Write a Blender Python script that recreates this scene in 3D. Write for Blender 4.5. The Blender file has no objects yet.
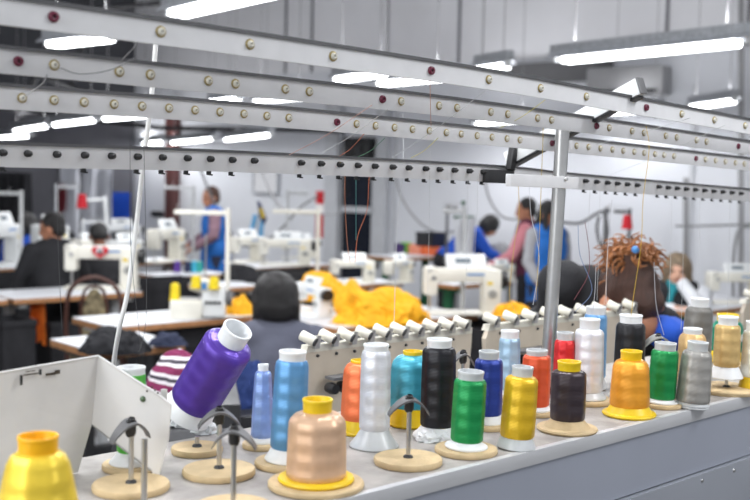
import bpy, bmesh, math, random
from mathutils import Vector, Matrix, Quaternion
from mathutils import noise as mn
random.seed(7)
C = bpy.context.scene.collection
SC = bpy.context.scene
# ------------------------------------------------------------------ camera
F = 1050.0; CH = 1.62
cam_d = bpy.data.cameras.new('camera'); cam = bpy.data.objects.new('camera', cam_d); C.objects.link(cam)
CM = (Matrix.Rotation(math.radians(90 - 3.8), 3, 'X') @ Matrix.Rotation(math.radians(1.3), 3, 'Z'))
cam.matrix_world = Matrix.Translation((0, 0, CH)) @ CM.to_4x4()
cam_d.sensor_width = 36; cam_d.lens = F / 750 * 36
cam_d.clip_start = .05; cam_d.clip_end = 100
cam_d.dof.use_dof = True; cam_d.dof.focus_distance = 1.68; cam_d.dof.aperture_fstop = 5.0
SC.camera = cam
# ------------------------------------------------------------------ light
W = bpy.data.worlds.new('world'); SC.world = W; W.use_nodes = True
bg = W.node_tree.nodes['Background']; bg.inputs[0].default_value = (.93, .96, 1, 1); bg.inputs[1].default_value = .66
SC.view_settings.view_transform = 'Standard'; SC.view_settings.look = 'None'
SC.view_settings.gamma = 1; SC.view_settings.use_curve_mapping = False
SC.view_settings.exposure = 0.2
LAMP_W = 21.0      # watts of each tube fitting over the room
TUBE_E = 9.0
def area(loc, rot, sx, sy, e, col=(.97, .98, 1)):
    l = bpy.data.lights.new('tube_and_fill_light', 'AREA'); l.shape = 'RECTANGLE'; l.size = sx; l.size_y = sy; l.energy = e; l.color = col
    o = bpy.data.objects.new('tube_and_fill_light', l); o.location = loc; o.rotation_euler = rot; C.objects.link(o); return o
# area light added behind and left of the camera for highlights on the thread
wl = area((-3.2, -1.6, 3.0), (math.radians(62), 0, math.radians(-52)), 2.6, 1.8, 95, (.95, .98, 1)); wl.name = 'added_side_light'
# ------------------------------------------------------------------ pixel -> point in the room
CAMP = Vector((0, 0, CH))
def ray(px, py): return CM @ Vector((px - 375, 250 - py, -F))
def atz(px, py, z):
    d = ray(px, py); return CAMP + d * ((z - CH) / d.z)
def aty(px, py, Y):
    d = ray(px, py); return CAMP + d * (Y / d.y)
U = Vector((.743, .669, 0)).normalized(); V = Vector((-U.y, U.x, 0)); UA = math.atan2(U.y, U.x)
PP = Vector((.35, 2.0, 0))
def ats(px, py, s):
    d = ray(px, py); return CAMP + d * ((s + PP.dot(V)) / d.dot(V))
# ------------------------------------------------------------------ materials
MATS = {}
def srgb(c):
    return tuple(((x / 255) / 12.92 if x / 255 <= .04045 else ((x / 255 + .055) / 1.055) ** 2.4) for x in c)
def mat(key, col, rough=.6, metal=0, vary=.12, scale=8, bump=0, bscale=60, emit=None, spec=.5, sheen=0, trans=0, alpha=1, stretch=None):
    if key in MATS: return MATS[key]
    m = bpy.data.materials.new(key); m.use_nodes = True; nt = m.node_tree; b = nt.nodes['Principled BSDF']
    c = srgb(col); b.inputs['Roughness'].default_value = rough; b.inputs['Metallic'].default_value = metal
    b.inputs['Specular IOR Level'].default_value = spec
    tc = nt.nodes.new('ShaderNodeTexCoord')
    vec = tc.outputs['Object']
    if stretch:
        mp = nt.nodes.new('ShaderNodeMapping'); mp.inputs['Scale'].default_value = stretch; nt.links.new(vec, mp.inputs[0]); vec = mp.outputs[0]
    n = nt.nodes.new('ShaderNodeTexNoise'); n.inputs['Scale'].default_value = scale; n.inputs['Detail'].default_value = 5
    nt.links.new(vec, n.inputs['Vector'])
    r = nt.nodes.new('ShaderNodeValToRGB'); r.color_ramp.elements[0].position = .3; r.color_ramp.elements[1].position = .7
    r.color_ramp.elements[0].color = tuple(x * (1 - vary) for x in c) + (1,)
    r.color_ramp.elements[1].color = tuple(min(1, x * (1 + vary * .6)) for x in c) + (1,)
    nt.links.new(n.outputs[0], r.inputs[0]); nt.links.new(r.outputs[0], b.inputs['Base Color'])
    if bump:
        n2 = nt.nodes.new('ShaderNodeTexNoise'); n2.inputs['Scale'].default_value = bscale; nt.links.new(vec, n2.inputs['Vector'])
        bp = nt.nodes.new('ShaderNodeBump'); bp.inputs['Strength'].default_value = bump; bp.inputs['Distance'].default_value = .01
        nt.links.new(n2.outputs[0], bp.inputs['Height']); nt.links.new(bp.outputs[0], b.inputs['Normal'])
    if emit:
        b.inputs['Emission Color'].default_value = srgb(emit[0]) + (1,); b.inputs['Emission Strength'].default_value = emit[1]
    if sheen: b.inputs['Sheen Weight'].default_value = sheen
    if trans:
        b.inputs['Subsurface Weight'].default_value = trans; b.inputs['Subsurface Radius'].default_value = (.01, .01, .01)
    MATS[key] = m; return m
def thread_mat(col, sp=.5):
    key = 'thread_%d_%d_%d' % col
    if key in MATS: return MATS[key]
    m = bpy.data.materials.new(key); m.use_nodes = True; nt = m.node_tree; b = nt.nodes['Principled BSDF']
    N = nt.nodes.new; L = nt.links.new
    c = srgb(col)
    tc = N('ShaderNodeTexCoord'); sep = N('ShaderNodeSeparateXYZ'); L(tc.outputs['Object'], sep.inputs[0])
    at = N('ShaderNodeMath'); at.operation = 'ARCTAN2'; L(sep.outputs[1], at.inputs[0]); L(sep.outputs[0], at.inputs[1])
    def lin(a, bz):   # a*theta + bz*z
        x = N('ShaderNodeMath'); x.operation = 'MULTIPLY'; x.inputs[1].default_value = a; L(at.outputs[0], x.inputs[0])
        y = N('ShaderNodeMath'); y.operation = 'MULTIPLY_ADD'; y.inputs[1].default_value = bz; L(sep.outputs[2], y.inputs[0]); L(x.outputs[0], y.inputs[2])
        s = N('ShaderNodeMath'); s.operation = 'SINE'; L(y.outputs[0], s.inputs[0]); return s
    s1 = lin(4, 150); s2 = lin(-4, 150); s3 = lin(1, 3000)
    mul = N('ShaderNodeMath'); mul.operation = 'MULTIPLY'; L(s1.outputs[0], mul.inputs[0]); L(s2.outputs[0], mul.inputs[1])
    nz = N('ShaderNodeTexNoise'); nz.inputs['Scale'].default_value = 45; L(tc.outputs['Object'], nz.inputs['Vector'])
    ad = N('ShaderNodeMath'); ad.operation = 'MULTIPLY_ADD'; ad.inputs[1].default_value = .95; L(nz.outputs[0], ad.inputs[0]); L(mul.outputs[0], ad.inputs[2])
    ad2 = N('ShaderNodeMath'); ad2.operation = 'MULTIPLY_ADD'; ad2.inputs[1].default_value = .1; L(s3.outputs[0], ad2.inputs[0]); L(ad.outputs[0], ad2.inputs[2])
    bp = N('ShaderNodeBump'); bp.inputs['Strength'].default_value = .5; bp.inputs['Distance'].default_value = .0017; L(ad2.outputs[0], bp.inputs['Height'])
    L(bp.outputs[0], b.inputs['Normal'])
    r = N('ShaderNodeValToRGB'); r.color_ramp.elements[0].position = .2; r.color_ramp.elements[1].position = .9
    r.color_ramp.elements[0].color = tuple(x * .86 for x in c) + (1,); r.color_ramp.elements[1].color = tuple(min(1, x * 1.12) for x in c) + (1,)
    L(nz.outputs[0], r.inputs[0]); L(r.outputs[0], b.inputs['Base Color'])
    b.inputs['Roughness'].default_value = .3; b.inputs['Metallic'].default_value = .35; b.inputs['Specular IOR Level'].default_value = sp
    b.inputs['Anisotropic'].default_value = .5
    MATS[key] = m; return m
def ring_pattern_mat(key, cols, scale, axis, rough=.8):
    m = bpy.data.materials.new(key); m.use_nodes = True; nt = m.node_tree; b = nt.nodes['Principled BSDF']
    tc = nt.nodes.new('ShaderNodeTexCoord'); sep = nt.nodes.new('ShaderNodeSeparateXYZ'); nt.links.new(tc.outputs['Object'], sep.inputs[0])
    nz = nt.nodes.new('ShaderNodeTexNoise'); nz.inputs['Scale'].default_value = 4; nt.links.new(tc.outputs['Object'], nz.inputs['Vector'])
    a0 = nt.nodes.new('ShaderNodeMath'); a0.operation = 'MULTIPLY_ADD'; a0.inputs[1].default_value = .05; nt.links.new(nz.outputs[0], a0.inputs[0]); nt.links.new(sep.outputs[axis], a0.inputs[2])
    a = nt.nodes.new('ShaderNodeMath'); a.operation = 'MULTIPLY'; a.inputs[1].default_value = scale; nt.links.new(a0.outputs[0], a.inputs[0])
    f = nt.nodes.new('ShaderNodeMath'); f.operation = 'FRACT'; nt.links.new(a.outputs[0], f.inputs[0])
    r = nt.nodes.new('ShaderNodeValToRGB'); r.color_ramp.interpolation = 'CONSTANT'
    els = r.color_ramp.elements
    els[0].position = 0; els[0].color = srgb(cols[0]) + (1,)
    els[1].position = 1 / len(cols); els[1].color = srgb(cols[1]) + (1,)
    for i in range(2, len(cols)):
        e = els.new(i / len(cols)); e.color = srgb(cols[i]) + (1,)
    nt.links.new(f.outputs[0], r.inputs[0]); nt.links.new(r.outputs[0], b.inputs['Base Color']); b.inputs['Roughness'].default_value = rough
    return m
M = dict(
 alu=mat('rail_aluminium', (226, 226, 228), .5, 0, .05, 30),
 alud=mat('rail_dark_edge', (92, 92, 95), .5, .3, .1, 30),
 steel=mat('brushed_steel', (190, 190, 190), .28, .9, .08, 40),
 dsteel=mat('dark_steel', (70, 70, 72), .4, .6, .15, 30),
 brass=mat('brass_eyelet', (168, 150, 100), .4, .4, .15, 200),
 ceram=mat('ceramic_eyelet', (225, 222, 210), .3, 0, .05, 200),
 redeye=mat('red_eyelet', (110, 35, 60), .35, 0, .1, 200),
 blackp=mat('black_plastic', (32, 32, 34), .4, 0, .15, 40),
 cap=mat('grey_plastic_cap', (98, 98, 100), .42, 0, .12, 60),
 capl=mat('pale_grey_plastic_cap', (150, 150, 146), .42, 0, .12, 60),
 seam=mat('panel_seam', (120, 120, 126), .6),
 wood=mat('pale_disc_wood', (202, 178, 138), .7, 0, .14, 45, .1, 200),
 wdisc=mat('felt_disc', (200, 178, 140), .8, 0, .12, 60),
 tabletop=mat('dusty_grey_worktop', (166, 161, 157), .6, 0, .34, 22, .15, 40),
 lip=mat('pale_edge_strip', (196, 197, 200), .4, .2, .06, 12, stretch=(1, 1, 6)),
 panel=mat('blue_grey_panel', (160, 165, 178), .42, .25, .1, 2.2),
 panel2=mat('grey_lower_panel', (150, 154, 163), .4, .25, .08, 3),
 tray=mat('white_painted_sheet', (214, 213, 212), .5, 0, .09, 12, .05, 40),
 grime=mat('grime', (70, 60, 50), .8, 0, .3, 90),
 tubew=mat('white_plastic_core', (232, 234, 236), .35, 0, .04, 60, trans=.3),
 tubey=mat('yellow_plastic_core', (236, 200, 30), .35, 0, .06, 60),
 tubeo=mat('amber_plastic_core', (240, 178, 14), .35, 0, .06, 60),
 tubet=mat('clear_grey_plastic', (200, 203, 205), .3, 0, .06, 60),
 roller=mat('cream_roller', (226, 222, 208), .45, 0, .08, 60),
 headp=mat('cream_head_plate', (216, 203, 184), .5, 0, .1, 12),
 white=mat('wall_white', (222, 224, 229), .75, 0, .05, 1.2),
 clad=mat('grey_cladding', (236, 236, 239), .6, .1, .07, 1.0),
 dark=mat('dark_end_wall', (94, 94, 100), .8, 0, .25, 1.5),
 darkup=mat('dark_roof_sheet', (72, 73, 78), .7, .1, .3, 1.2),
 floor=mat('grey_floor', (96, 94, 94), .55, 0, .3, 2.5),
 ceil=mat('roof_grey', (190, 190, 195), .8, 0, .1, 1),
 galv=mat('galvanised', (182, 185, 190), .45, .3, .25, 40),
 tubeL=mat('lit_tube', (255, 255, 255), .4, emit=((250, 252, 255), TUBE_E)),
 lam=mat('white_laminate', (222, 224, 228), .4, 0, .05, 8),
 edge=mat('plywood_edge', (166, 118, 78), .6, 0, .2, 20),
 legm=mat('grey_leg_paint', (176, 178, 180), .5, .1, .1, 10),
 green=mat('green_steel_leg', (30, 92, 58), .5, .1, .15, 10),
 mach=mat('cream_machine_enamel', (226, 223, 212), .3, 0, .05, 10),
 machw=mat('white_machine_enamel', (228, 230, 230), .3, 0, .05, 10),
 lcd=mat('grey_lcd', (120, 130, 138), .2, 0, .1, 30),
 ysticker=mat('yellow_sticker', (226, 196, 40), .5, 0, .05, 30),
 blue_s=mat('blue_sticker', (70, 130, 190), .5, 0, .05, 30),
 cable=mat('grey_cable', (150, 150, 152), .5, 0, .05, 30),
 wcable=mat('white_hose', (226, 226, 224), .4, 0, .05, 30),
 skin=mat('skin_brown', (176, 120, 92), .55, 0, .08, 12),
 skin2=mat('skin_light', (206, 160, 136), .55, 0, .08, 12),
 skin3=mat('skin_deep', (140, 88, 64), .5, 0, .1, 12),
 lips=mat('lips', (150, 80, 72), .5, 0, .05, 12),
 eyed=mat('eye_dark', (30, 22, 20), .3, 0, .05, 12),
 hairb=mat('hair_black', (24, 21, 22), .45, 0, .3, 25, .6, 140, stretch=(6, 6, 1)),
 hairbr=mat('hair_brown', (70, 44, 34), .5, 0, .35, 20, .6, 120, stretch=(6, 6, 1)),
 hairc=mat('hair_copper_curls', (158, 100, 54), .5, 0, .5, 40, .8, 90),
 hairg=mat('hair_greying', (128, 110, 88), .5, 0, .5, 40, .6, 120),
 c_black=mat('black_cloth', (30, 30, 34), .85, 0, .25, 9, .3, 30),
 c_char=mat('charcoal_hoodie', (82, 84, 98), .9, 0, .12, 9, .3, 30),
 c_blue=mat('blue_cloth', (30, 104, 186), .8, 0, .12, 9, .3, 30),
 c_roy=mat('royal_blue_cloth', (28, 82, 190), .8, 0, .12, 9, .3, 30),
 c_mar=mat('maroon_cloth', (86, 32, 58), .85, 0, .12, 9, .3, 30),
 c_pink=mat('dusty_pink_cloth', (206, 132, 140), .85, 0, .1, 9, .3, 30),
 c_grey=mat('grey_knit', (158, 158, 162), .9, 0, .1, 40, .3, 60),
 c_white=mat('white_cloth', (216, 218, 222), .85, 0, .06, 9, .3, 30),
 c_sheet=mat('hanging_white_sheet', (222, 224, 230), .9, 0, .1, 5, .3, 12),
 c_yel=mat('amber_cloth', (250, 180, 24), .75, 0, .12, 14, .4, 30),
 c_teal=mat('teal_cloth', (30, 130, 140), .85, 0, .1, 30),
 c_denim=mat('dark_denim', (42, 48, 70), .9, 0, .2, 14, .3, 30),
 c_plaid=mat('pink_check_cloth', (140, 110, 122), .9, 0, .5, 60),
 c_gblack=mat('black_fabric_heap', (34, 34, 38), .9, 0, .3, 14, .4, 30),
 chairw=mat('dark_bentwood', (74, 44, 36), .4, 0, .2, 20),
 chairf=mat('patterned_chair_fabric', (128, 116, 90), .9, 0, .75, 28),
 red=mat('red_felt', (196, 30, 44), .8, 0, .1, 30),
 orange=mat('orange_cloth', (226, 112, 30), .8, 0, .2, 30),
 glass=mat('dark_window_glass', (34, 38, 48), .15, 0, .4, 3),
 frame=mat('pale_frame', (196, 198, 202), .5, 0, .05, 10),
)
# ------------------------------------------------------------------ mesh helpers
def link_mesh(name, bm, m, parent=None, smooth=True, bevel=0):
    me = bpy.data.meshes.new(name); bmesh.ops.recalc_face_normals(bm, faces=bm.faces); bm.to_mesh(me); bm.free()
    for x in (m if isinstance(m, (list, tuple)) else [m]): me.materials.append(x)
    if smooth:
        for p in me.polygons: p.use_smooth = True
        me.set_sharp_from_angle(angle=math.radians(38))
    o = bpy.data.objects.new(name, me); C.objects.link(o)
    if parent: o.parent = parent
    return o
def tag(o, label=None, cat=None, group=None, kind=None):
    if label: o['label'] = label
    if cat: o['category'] = cat
    if group: o['group'] = group
    if kind: o['kind'] = kind
    return o
def thing(name, label, cat, loc=(0, 0, 0), rz=0, group=None, rot=None):
    o = bpy.data.objects.new(name, None); C.objects.link(o); o.location = loc
    o.rotation_euler = rot if rot else (0, 0, rz); o.empty_display_size = .05
    return tag(o, label, cat, group)
def copy_tree(o, parent=None):
    c = o.copy(); C.objects.link(c)
    if parent: c.parent = parent
    for ch in list(o.children): copy_tree(ch, c)
    return c
def box(bm, c, s, rot=None, bev=0, mi=0):
    r = bmesh.ops.create_cube(bm, size=1); vs = r['verts']
    mtx = Matrix.Translation(c) @ (rot.to_4x4() if rot else Matrix()) @ Matrix.Diagonal((s[0], s[1], s[2], 1))
    bmesh.ops.transform(bm, matrix=mtx, verts=vs)
    fs = {f for v in vs for f in v.link_faces}
    for f in fs: f.material_index = mi
    if bev:
        es = {e for v in vs for e in v.link_edges}
        r2 = bmesh.ops.bevel(bm, geom=list(es), offset=bev, segments=2, affect='EDGES', profile=.6)
        for f in r2['faces']: f.material_index = mi
    return bm
def lathe(bm, prof, seg=28, mtx=None, mi=0, closed=False):
    rings = []
    for r, z in prof:
        if r < 1e-6: rings.append([bm.verts.new((0, 0, z))])
        else: rings.append([bm.verts.new((r * math.cos(2 * math.pi * i / seg), r * math.sin(2 * math.pi * i / seg), z)) for i in range(seg)])
    pairs = list(zip(rings, rings[1:]))
    if closed: pairs.append((rings[-1], rings[0]))
    for a, b in pairs:
        for i in range(seg):
            j = (i + 1) % seg
            vs = [a[i % len(a)], a[j % len(a)], b[j % len(b)], b[i % len(b)]]
            u = []
            for v in vs:
                if v not in u: u.append(v)
            if len(u) > 2:
                f = bm.faces.new(u); f.material_index = mi
    if mtx: bmesh.ops.transform(bm, matrix=mtx, verts=[v for r in rings for v in r])
    return bm
def tube(bm, pts, r, seg=8, mi=0, cap=True):
    pts = [Vector(p) for p in pts]; n = len(pts)
    rr = r if isinstance(r, (list, tuple)) else [r] * n
    up = Vector((0, 0, 1)); prev = None; rings = []
    for i, p in enumerate(pts):
        d = (pts[min(i + 1, n - 1)] - pts[max(i - 1, 0)]).normalized()
        if prev is None:
            a = up if abs(d.dot(up)) < .9 else Vector((1, 0, 0)); x = d.cross(a).normalized()
        else:
            x = (prev - d * prev.dot(d)).normalized()
        prev = x; y = d.cross(x)
        rings.append([bm.verts.new(p + (x * math.cos(2 * math.pi * k / seg) + y * math.sin(2 * math.pi * k / seg)) * rr[i]) for k in range(seg)])
    for a, b in zip(rings, rings[1:]):
        for k in range(seg):
            f = bm.faces.new([a[k], a[(k + 1) % seg], b[(k + 1) % seg], b[k]]); f.material_index = mi
    if cap:
        for rg in (rings[0], rings[-1]):
            f = bm.faces.new(rg); f.material_index = mi
    return bm
def spline(pts, n=8):
    P = [Vector(p) for p in pts]; P = [P[0] * 2 - P[1]] + P + [P[-1] * 2 - P[-2]]; out = []
    for i in range(1, len(P) - 2):
        for k in range(n):
            t = k / n; a, b, c, d = P[i - 1], P[i], P[i + 1], P[i + 2]
            out.append(.5 * ((2 * b) + (c - a) * t + (2 * a - 5 * b + 4 * c - d) * t * t + (3 * b - a - 3 * c + d) * t ** 3))
    out.append(P[-2]); return out
def NB(): return bmesh.new()
def prism(bm, poly, axis_pts, mi=0):
    """poly: list of 3-D points, extruded by vector axis_pts"""
    a = [bm.verts.new(Vector(p)) for p in poly]; b = [bm.verts.new(Vector(p) + Vector(axis_pts)) for p in poly]
    n = len(a); bm.faces.new(a).material_index = mi; bm.faces.new(b[::-1]).material_index = mi
    for i in range(n): bm.faces.new([a[i], a[(i + 1) % n], b[(i + 1) % n], b[i]]).material_index = mi
    return bm
# ------------------------------------------------------------------ the setting
def structure(name, bm, m): return tag(link_mesh(name, bm, m, smooth=False), kind='structure')
WA = Vector((0, 14.0, 0)); WD = Vector((-.79, .613, 0)).normalized(); WN = Vector((-WD.y, WD.x, 0))   # wall line and its direction
if WN.y > 0: WN = -WN      # towards the room
def wallpt(px, py, off=0):
    d = ray(px, py); return CAMP + d * (((WA + WN * off).dot(WN)) / d.dot(WN))
HT = 5.2
corner = wallpt(134, 200); corner.z = 0
far = WA - WD * 14; far.z = 0
Rw = Matrix.Rotation(math.atan2(WD.y, WD.x), 3, 'Z')
def wallbox(a, b, z0, z1, th=.2, out=None):
    bm = NB(); d = b - a; L = d.length; mid = (a + b) / 2; n = out.normalized()
    R = Matrix.Rotation(math.atan2(d.y, d.x), 3, 'Z')
    box(bm, Vector((mid.x, mid.y, (z0 + z1) / 2)) + n * th / 2, (L, th, z1 - z0), R); return bm
structure('wall_right', wallbox(corner - WD * 0, far, 0, 3.1, .2, -WN), M['white'])
structure('wall_right_upper', wallbox(corner, far, 3.1, HT, .2, -WN), M['clad'])
ED = Vector((-.613, -.79, 0)).normalized()
endp = corner + ED * 10
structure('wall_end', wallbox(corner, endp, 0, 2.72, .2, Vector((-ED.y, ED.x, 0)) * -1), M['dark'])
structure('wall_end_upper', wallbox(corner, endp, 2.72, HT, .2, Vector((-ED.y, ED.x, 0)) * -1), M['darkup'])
bm = NB(); box(bm, (0, 7, -.05), (40, 34, .1)); structure('floor', bm, M['floor'])
bm = NB(); box(bm, (0, 11.5, HT + .05), (34, 14, .1)); structure('ceiling', bm, M['ceil'])
# cladding seams on the upper wall
for i, (px, y0, y1) in enumerate([(286, 0, 100), (312, 0, 100), (387, 0, 100), (459, 0, 100), (666, 0, 100), (747, 0, 100)]):
    a = wallpt(px, 60); bm = NB(); box(bm, Vector((a.x, a.y, (3.1 + HT) / 2)) + WN * .012, (.03, .02, HT - 3.1), Rw)
    structure('trim_%d' % (i + 1), bm, M['seam'])
for i, px in enumerate([395, 691]):
    a = wallpt(px, 200); bm = NB(); box(bm, Vector((a.x, a.y, 1.36)) + WN * .012, (.05, .02, 2.72), Rw)
    structure('trim_%d' % (10 + i), bm, M['frame'])
a = wallpt(172, 200, .12); bm = NB(); box(bm, (a.x, a.y, 1.35), (.16, .16, 2.7), Rw); structure('trim_12', bm, mat('dark_red_column', (84, 46, 44), .6))
# the glazed door / window in the wall
def framebox(name, px0, py0, px1, py1, gl, fr, off=.02, bars=(), th=.05, deep=.06):
    a = wallpt(px0, (py0 + py1) / 2, off); b = wallpt(px1, (py0 + py1) / 2, off)
    z1 = wallpt((px0 + px1) / 2, py0, off).z; z0 = wallpt((px0 + px1) / 2, py1, off).z
    w = (b - a).length; c = (a + b) / 2; c.z = (z0 + z1) / 2
    bm = NB(); box(bm, c, (w, .02, z1 - z0), Rw); g = structure(name, bm, gl)
    bm = NB()
    for s in (-1, 1):
        box(bm, c + Rw @ Vector((s * w / 2, 0, 0)) + WN * .02, (th, deep, z1 - z0 + th), Rw)
        box(bm, c + Vector((0, 0, s * (z1 - z0) / 2)) + WN * .02, (w, deep, th), Rw)
    for fz in bars: box(bm, c + Vector((0, 0, (fz - .5) * (z1 - z0))) + WN * .02, (w, deep, th * .8), Rw)
    f = link_mesh('frame', bm, fr, smooth=False); f.parent = g
    return g
d = framebox('door_1', 339, 150, 376, 306, M['glass'], M['frame'], bars=(.32, .62), th=.1)
# the pale jamb beside the door
a0 = wallpt(333, 200, .1); bm = NB(); box(bm, (a0.x, a0.y, 1.36), (.24, .12, 2.72), Rw); structure('trim_13', bm, M['frame'])
a0 = wallpt(382, 200, .06); bm = NB(); box(bm, (a0.x, a0.y, 1.36), (.16, .1, 2.72), Rw); structure('trim_14', bm, M['frame'])
# roof beams at the dark end
for i, (x0, y0, x1, y1, Y) in enumerate([(0, 62, 130, 108, 13), (20, 115, 60, 20, 13.2), (60, 118, 92, 20, 13.4), (-5, 20, 160, 3, 12.5), (0, 108, 160, 128, 13.6), (160, 128, 345, 131, 13.8)]):
    bm = NB(); tube(bm, [aty(x0, y0, Y), aty(x1, y1, Y)], .035, 6); structure('trim_%d' % (15 + i), bm, M['dsteel'])
# ------------------------------------------------------------------ tube lights
def light(p0, p1, label, hw=.07, light=True, ext=.05, twin=False):
    d = (p1 - p0); L = d.length; c = (p0 + p1) / 2; ang = math.atan2(d.y, d.x)
    pitch = -math.asin(max(-.3, min(.3, d.z / L)))
    t = thing('tube_light_fitting', label, 'ceiling light', c, rot=(0, pitch, ang), group=None)
    bm = NB()
    box(bm, (0, 0, .075), (L + 2 * ext, hw * .9, .06), bev=.008)
    for s in (-1, 1):
        prism(bm, [(-L / 2 - ext, s * hw * .45, .05), (-L / 2 - ext, s * hw, .018), (-L / 2 - ext, s * hw, .012), (-L / 2 - ext, s * hw * .45, .04)], (L + 2 * ext, 0, 0))
    link_mesh('housing', bm, M['galv'], t)
    for y in ((-.028, .028) if c.z > 2.35 else (0,)):
        bm = NB(); tube(bm, [(-L * .45, y, 0), (L * .45, y, 0)], .022, 10); link_mesh('lit_tube', bm, M['tubeL'], t)
    for s in (-1, 1):
        bm = NB(); box(bm, (s * (L / 2 + .01), 0, .022), (.03, .06, .06), bev=.004); link_mesh('lamp_holder', bm, M['machw'], t)
    bm = NB(); 
    for s in (-1, 1): tube(bm, [(s * L * .4, 0, .1), (s * L * .4, 0, HT - c.z)], .0035, 5)
    link_mesh('hanger_rod', bm, M['cable'], t)
    if light:
        area(c - Vector((0, 0, .05)), (0, 0, ang), L, .1, LAMP_W * light); area(c + Vector((0, 0, .12)), (math.pi, 0, ang), L, .1, LAMP_W * light * .6)  # second, upward area light is added to brighten the upper wall
    return t
LT = [
 (558, 61, 748, 42, 2.42, 'long lit tube light, largest and nearest of those at upper right', 1),
 (480, 70, 506, 66, 2.42, 'short lit end of a tube light left of the big right lamp', 0),
 (172, 15, 300, -14, 2.42, 'lit tube light cut by the top edge above the rails', 1),
 (50, 45, 112, 38, 2.42, 'lit tube light seen between the two top rails at far left', 1),
 (337, 80, 385, 73, 2.42, 'left of the paired lit tubes above the middle rails', .7),
 (379, 84, 444, 78, 2.42, 'right of the paired lit tubes above the middle rails', .7),
 (256, 101, 304, 97, 2.42, 'small lit tube above the third rail left of the centre', .7),
 (610, 113, 660, 109, 2.42, 'small lit tube behind the rails right of the post top', .25),
 (692, 107, 734, 101, 2.42, 'small lit tube at far right under the big lamp', .4),
 (475, 124, 527, 120, 2.3, 'distant lit tube left of the steel post behind the rails', .7),
 (212, 102, 238, 99, 2.42, 'tiny distant lit tube peeping above the third rail', 0),
 (14, 131, 48, 126, 2.15, 'distant lit tube at far left, first of the three in line', .6),
 (53, 125, 96, 120, 2.15, 'distant lit tube at left, middle one of the three in line', .6),
 (103, 119, 150, 115, 2.15, 'distant lit tube at left, last of the three in line', .6),
 (-20, 139, 30, 136, 2.1, 'distant lit tube cut by the left edge above the stud rail', 0),
 (130, 145, 163, 142, 2.12, 'distant lit tube just above the stud rail, leftmost of its row of three', .5),
 (171, 143, 213, 139, 2.12, 'distant lit tube just above the stud rail, middle of its row of three', .5),
 (224, 140, 271, 135, 2.12, 'distant lit tube just above the stud rail, right one of its row of three', .5),
]
for x0, y0, x1, y1, z, lab, e in LT:
    z0 = z
    light(atz(x0, y0, z0), atz(x1, y1, z0), lab, light=e)
# unseen fittings added above and behind the machine to light the foreground
for i, (x, y) in enumerate([(-1.5, 1.0), (-.2, 2.2), (1.6, 1.2), (1.2, 3.6), (-2.6, 3.4)]):
    light(Vector((x - .47, y + .37, 2.75)), Vector((x + .47, y - .37, 2.75)), 'added unseen twin tube light over the bench, ' + ['left of the camera', 'over the rail arms', 'right of the camera', 'over the leaning person', 'over the bent tray side'][i], light=1.0, twin=True)['group'] = 'added tube lights over the machine'
# wall-mounted grey frame behind big lamp
a = wallpt(628, 82, .15); t = thing('air_conditioner', 'pale grey wall-mounted air unit behind the big right tube light', 'air conditioner', a, math.atan2(WD.y, WD.x))
bm = NB(); box(bm, (0, 0, 0), (.9, .25, .32), bev=.03); link_mesh('casing', bm, M['cable'], t)
bm = NB(); box(bm, (0, .13, -.12), (.8, .02, .05)); box(bm, (0, -.13, -.12), (.8, .02, .05)); link_mesh('vent_slot', bm, M['dsteel'], t)
a = wallpt(558, 72, .1); bm = NB()
for s in (-1, 1):
    box(bm, a + Rw @ Vector((s * .65, 0, 0)), (.05, .05, .2), Rw); box(bm, a + Vector((0, 0, s * .1)), (1.3, .05, .04), Rw)
box(bm, a, (1.26, .02, .18), Rw)
tag(link_mesh('high_window_frame', bm, M['cap'], smooth=False), kind='structure').name = 'window_1'
a = wallpt(360, 149, .12); t = thing('wall_speaker', 'black box mounted high on the wall just above the glazed door', 'speaker', a, math.atan2(WD.y, WD.x))
bm = NB(); box(bm, (0, 0, 0), (.42, .2, .3), bev=.02); link_mesh('cabinet', bm, M['blackp'], t)
for s in (-1, 1):
    bm = NB(); lathe(bm, [(0, 0), (.06, .0), (.08, .012), (.08, 0)], 16, Matrix.Translation((.1 * s, .1, 0)) @ Matrix.Rotation(-math.pi / 2, 4, 'X')); lathe(bm, [(0, 0), (.06, .0), (.08, .012), (.08, 0)], 16, Matrix.Translation((.1 * s, -.1, 0)) @ Matrix.Rotation(math.pi / 2, 4, 'X')); link_mesh('speaker_cone', bm, M['dsteel'], t)
# ------------------------------------------------------------------ the thread bench
ZT = 1.24
P1 = atz(340, 500, ZT); P2 = atz(750, 395, ZT); TU = (P2 - P1).normalized(); TV = Vector((-TU.y, TU.x, 0)); TA = math.atan2(TU.y, TU.x)
bench = thing('thread_bench', 'long grey steel bench of the embroidery machine carrying rows of thread cones', 'workbench', P1 - TU * .0 - Vector((0, 0, ZT)), TA)
def tb(u0, u1, v0, v1, z0, z1, bev=0, bm=None):
    bm = bm or NB(); return box(bm, ((u0 + u1) / 2, (v0 + v1) / 2, (z0 + z1) / 2), (u1 - u0, v1 - v0, z1 - z0), bev=bev)
LU0, LU1 = -1.1, 2.6
link_mesh('worktop', tb(LU0, LU1, .012, .36, ZT - .02, ZT - .0005), M['tabletop'], bench)
link_mesh('edge_strip', tb(LU0, LU1, 0, .012, ZT - .022, ZT, .002), M['lip'], bench)
link_mesh('front_panel', tb(LU0, LU1, .004, .02, ZT - .115, ZT - .022), M['panel'], bench)
link_mesh('lower_panel', tb(LU0, LU1, -.004, .012, ZT - .62, ZT - .117, .002), M['panel2'], bench)
link_mesh('back_panel', tb(LU0, LU1, .345, .36, ZT - .62, ZT - .02), M['panel2'], bench)
for u in (LU0 + .08, .9, LU1 - .08):
    link_mesh('leg', tb(u - .04, u + .04, .06, .34, 0, ZT - .62), M['panel2'], bench)
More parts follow.
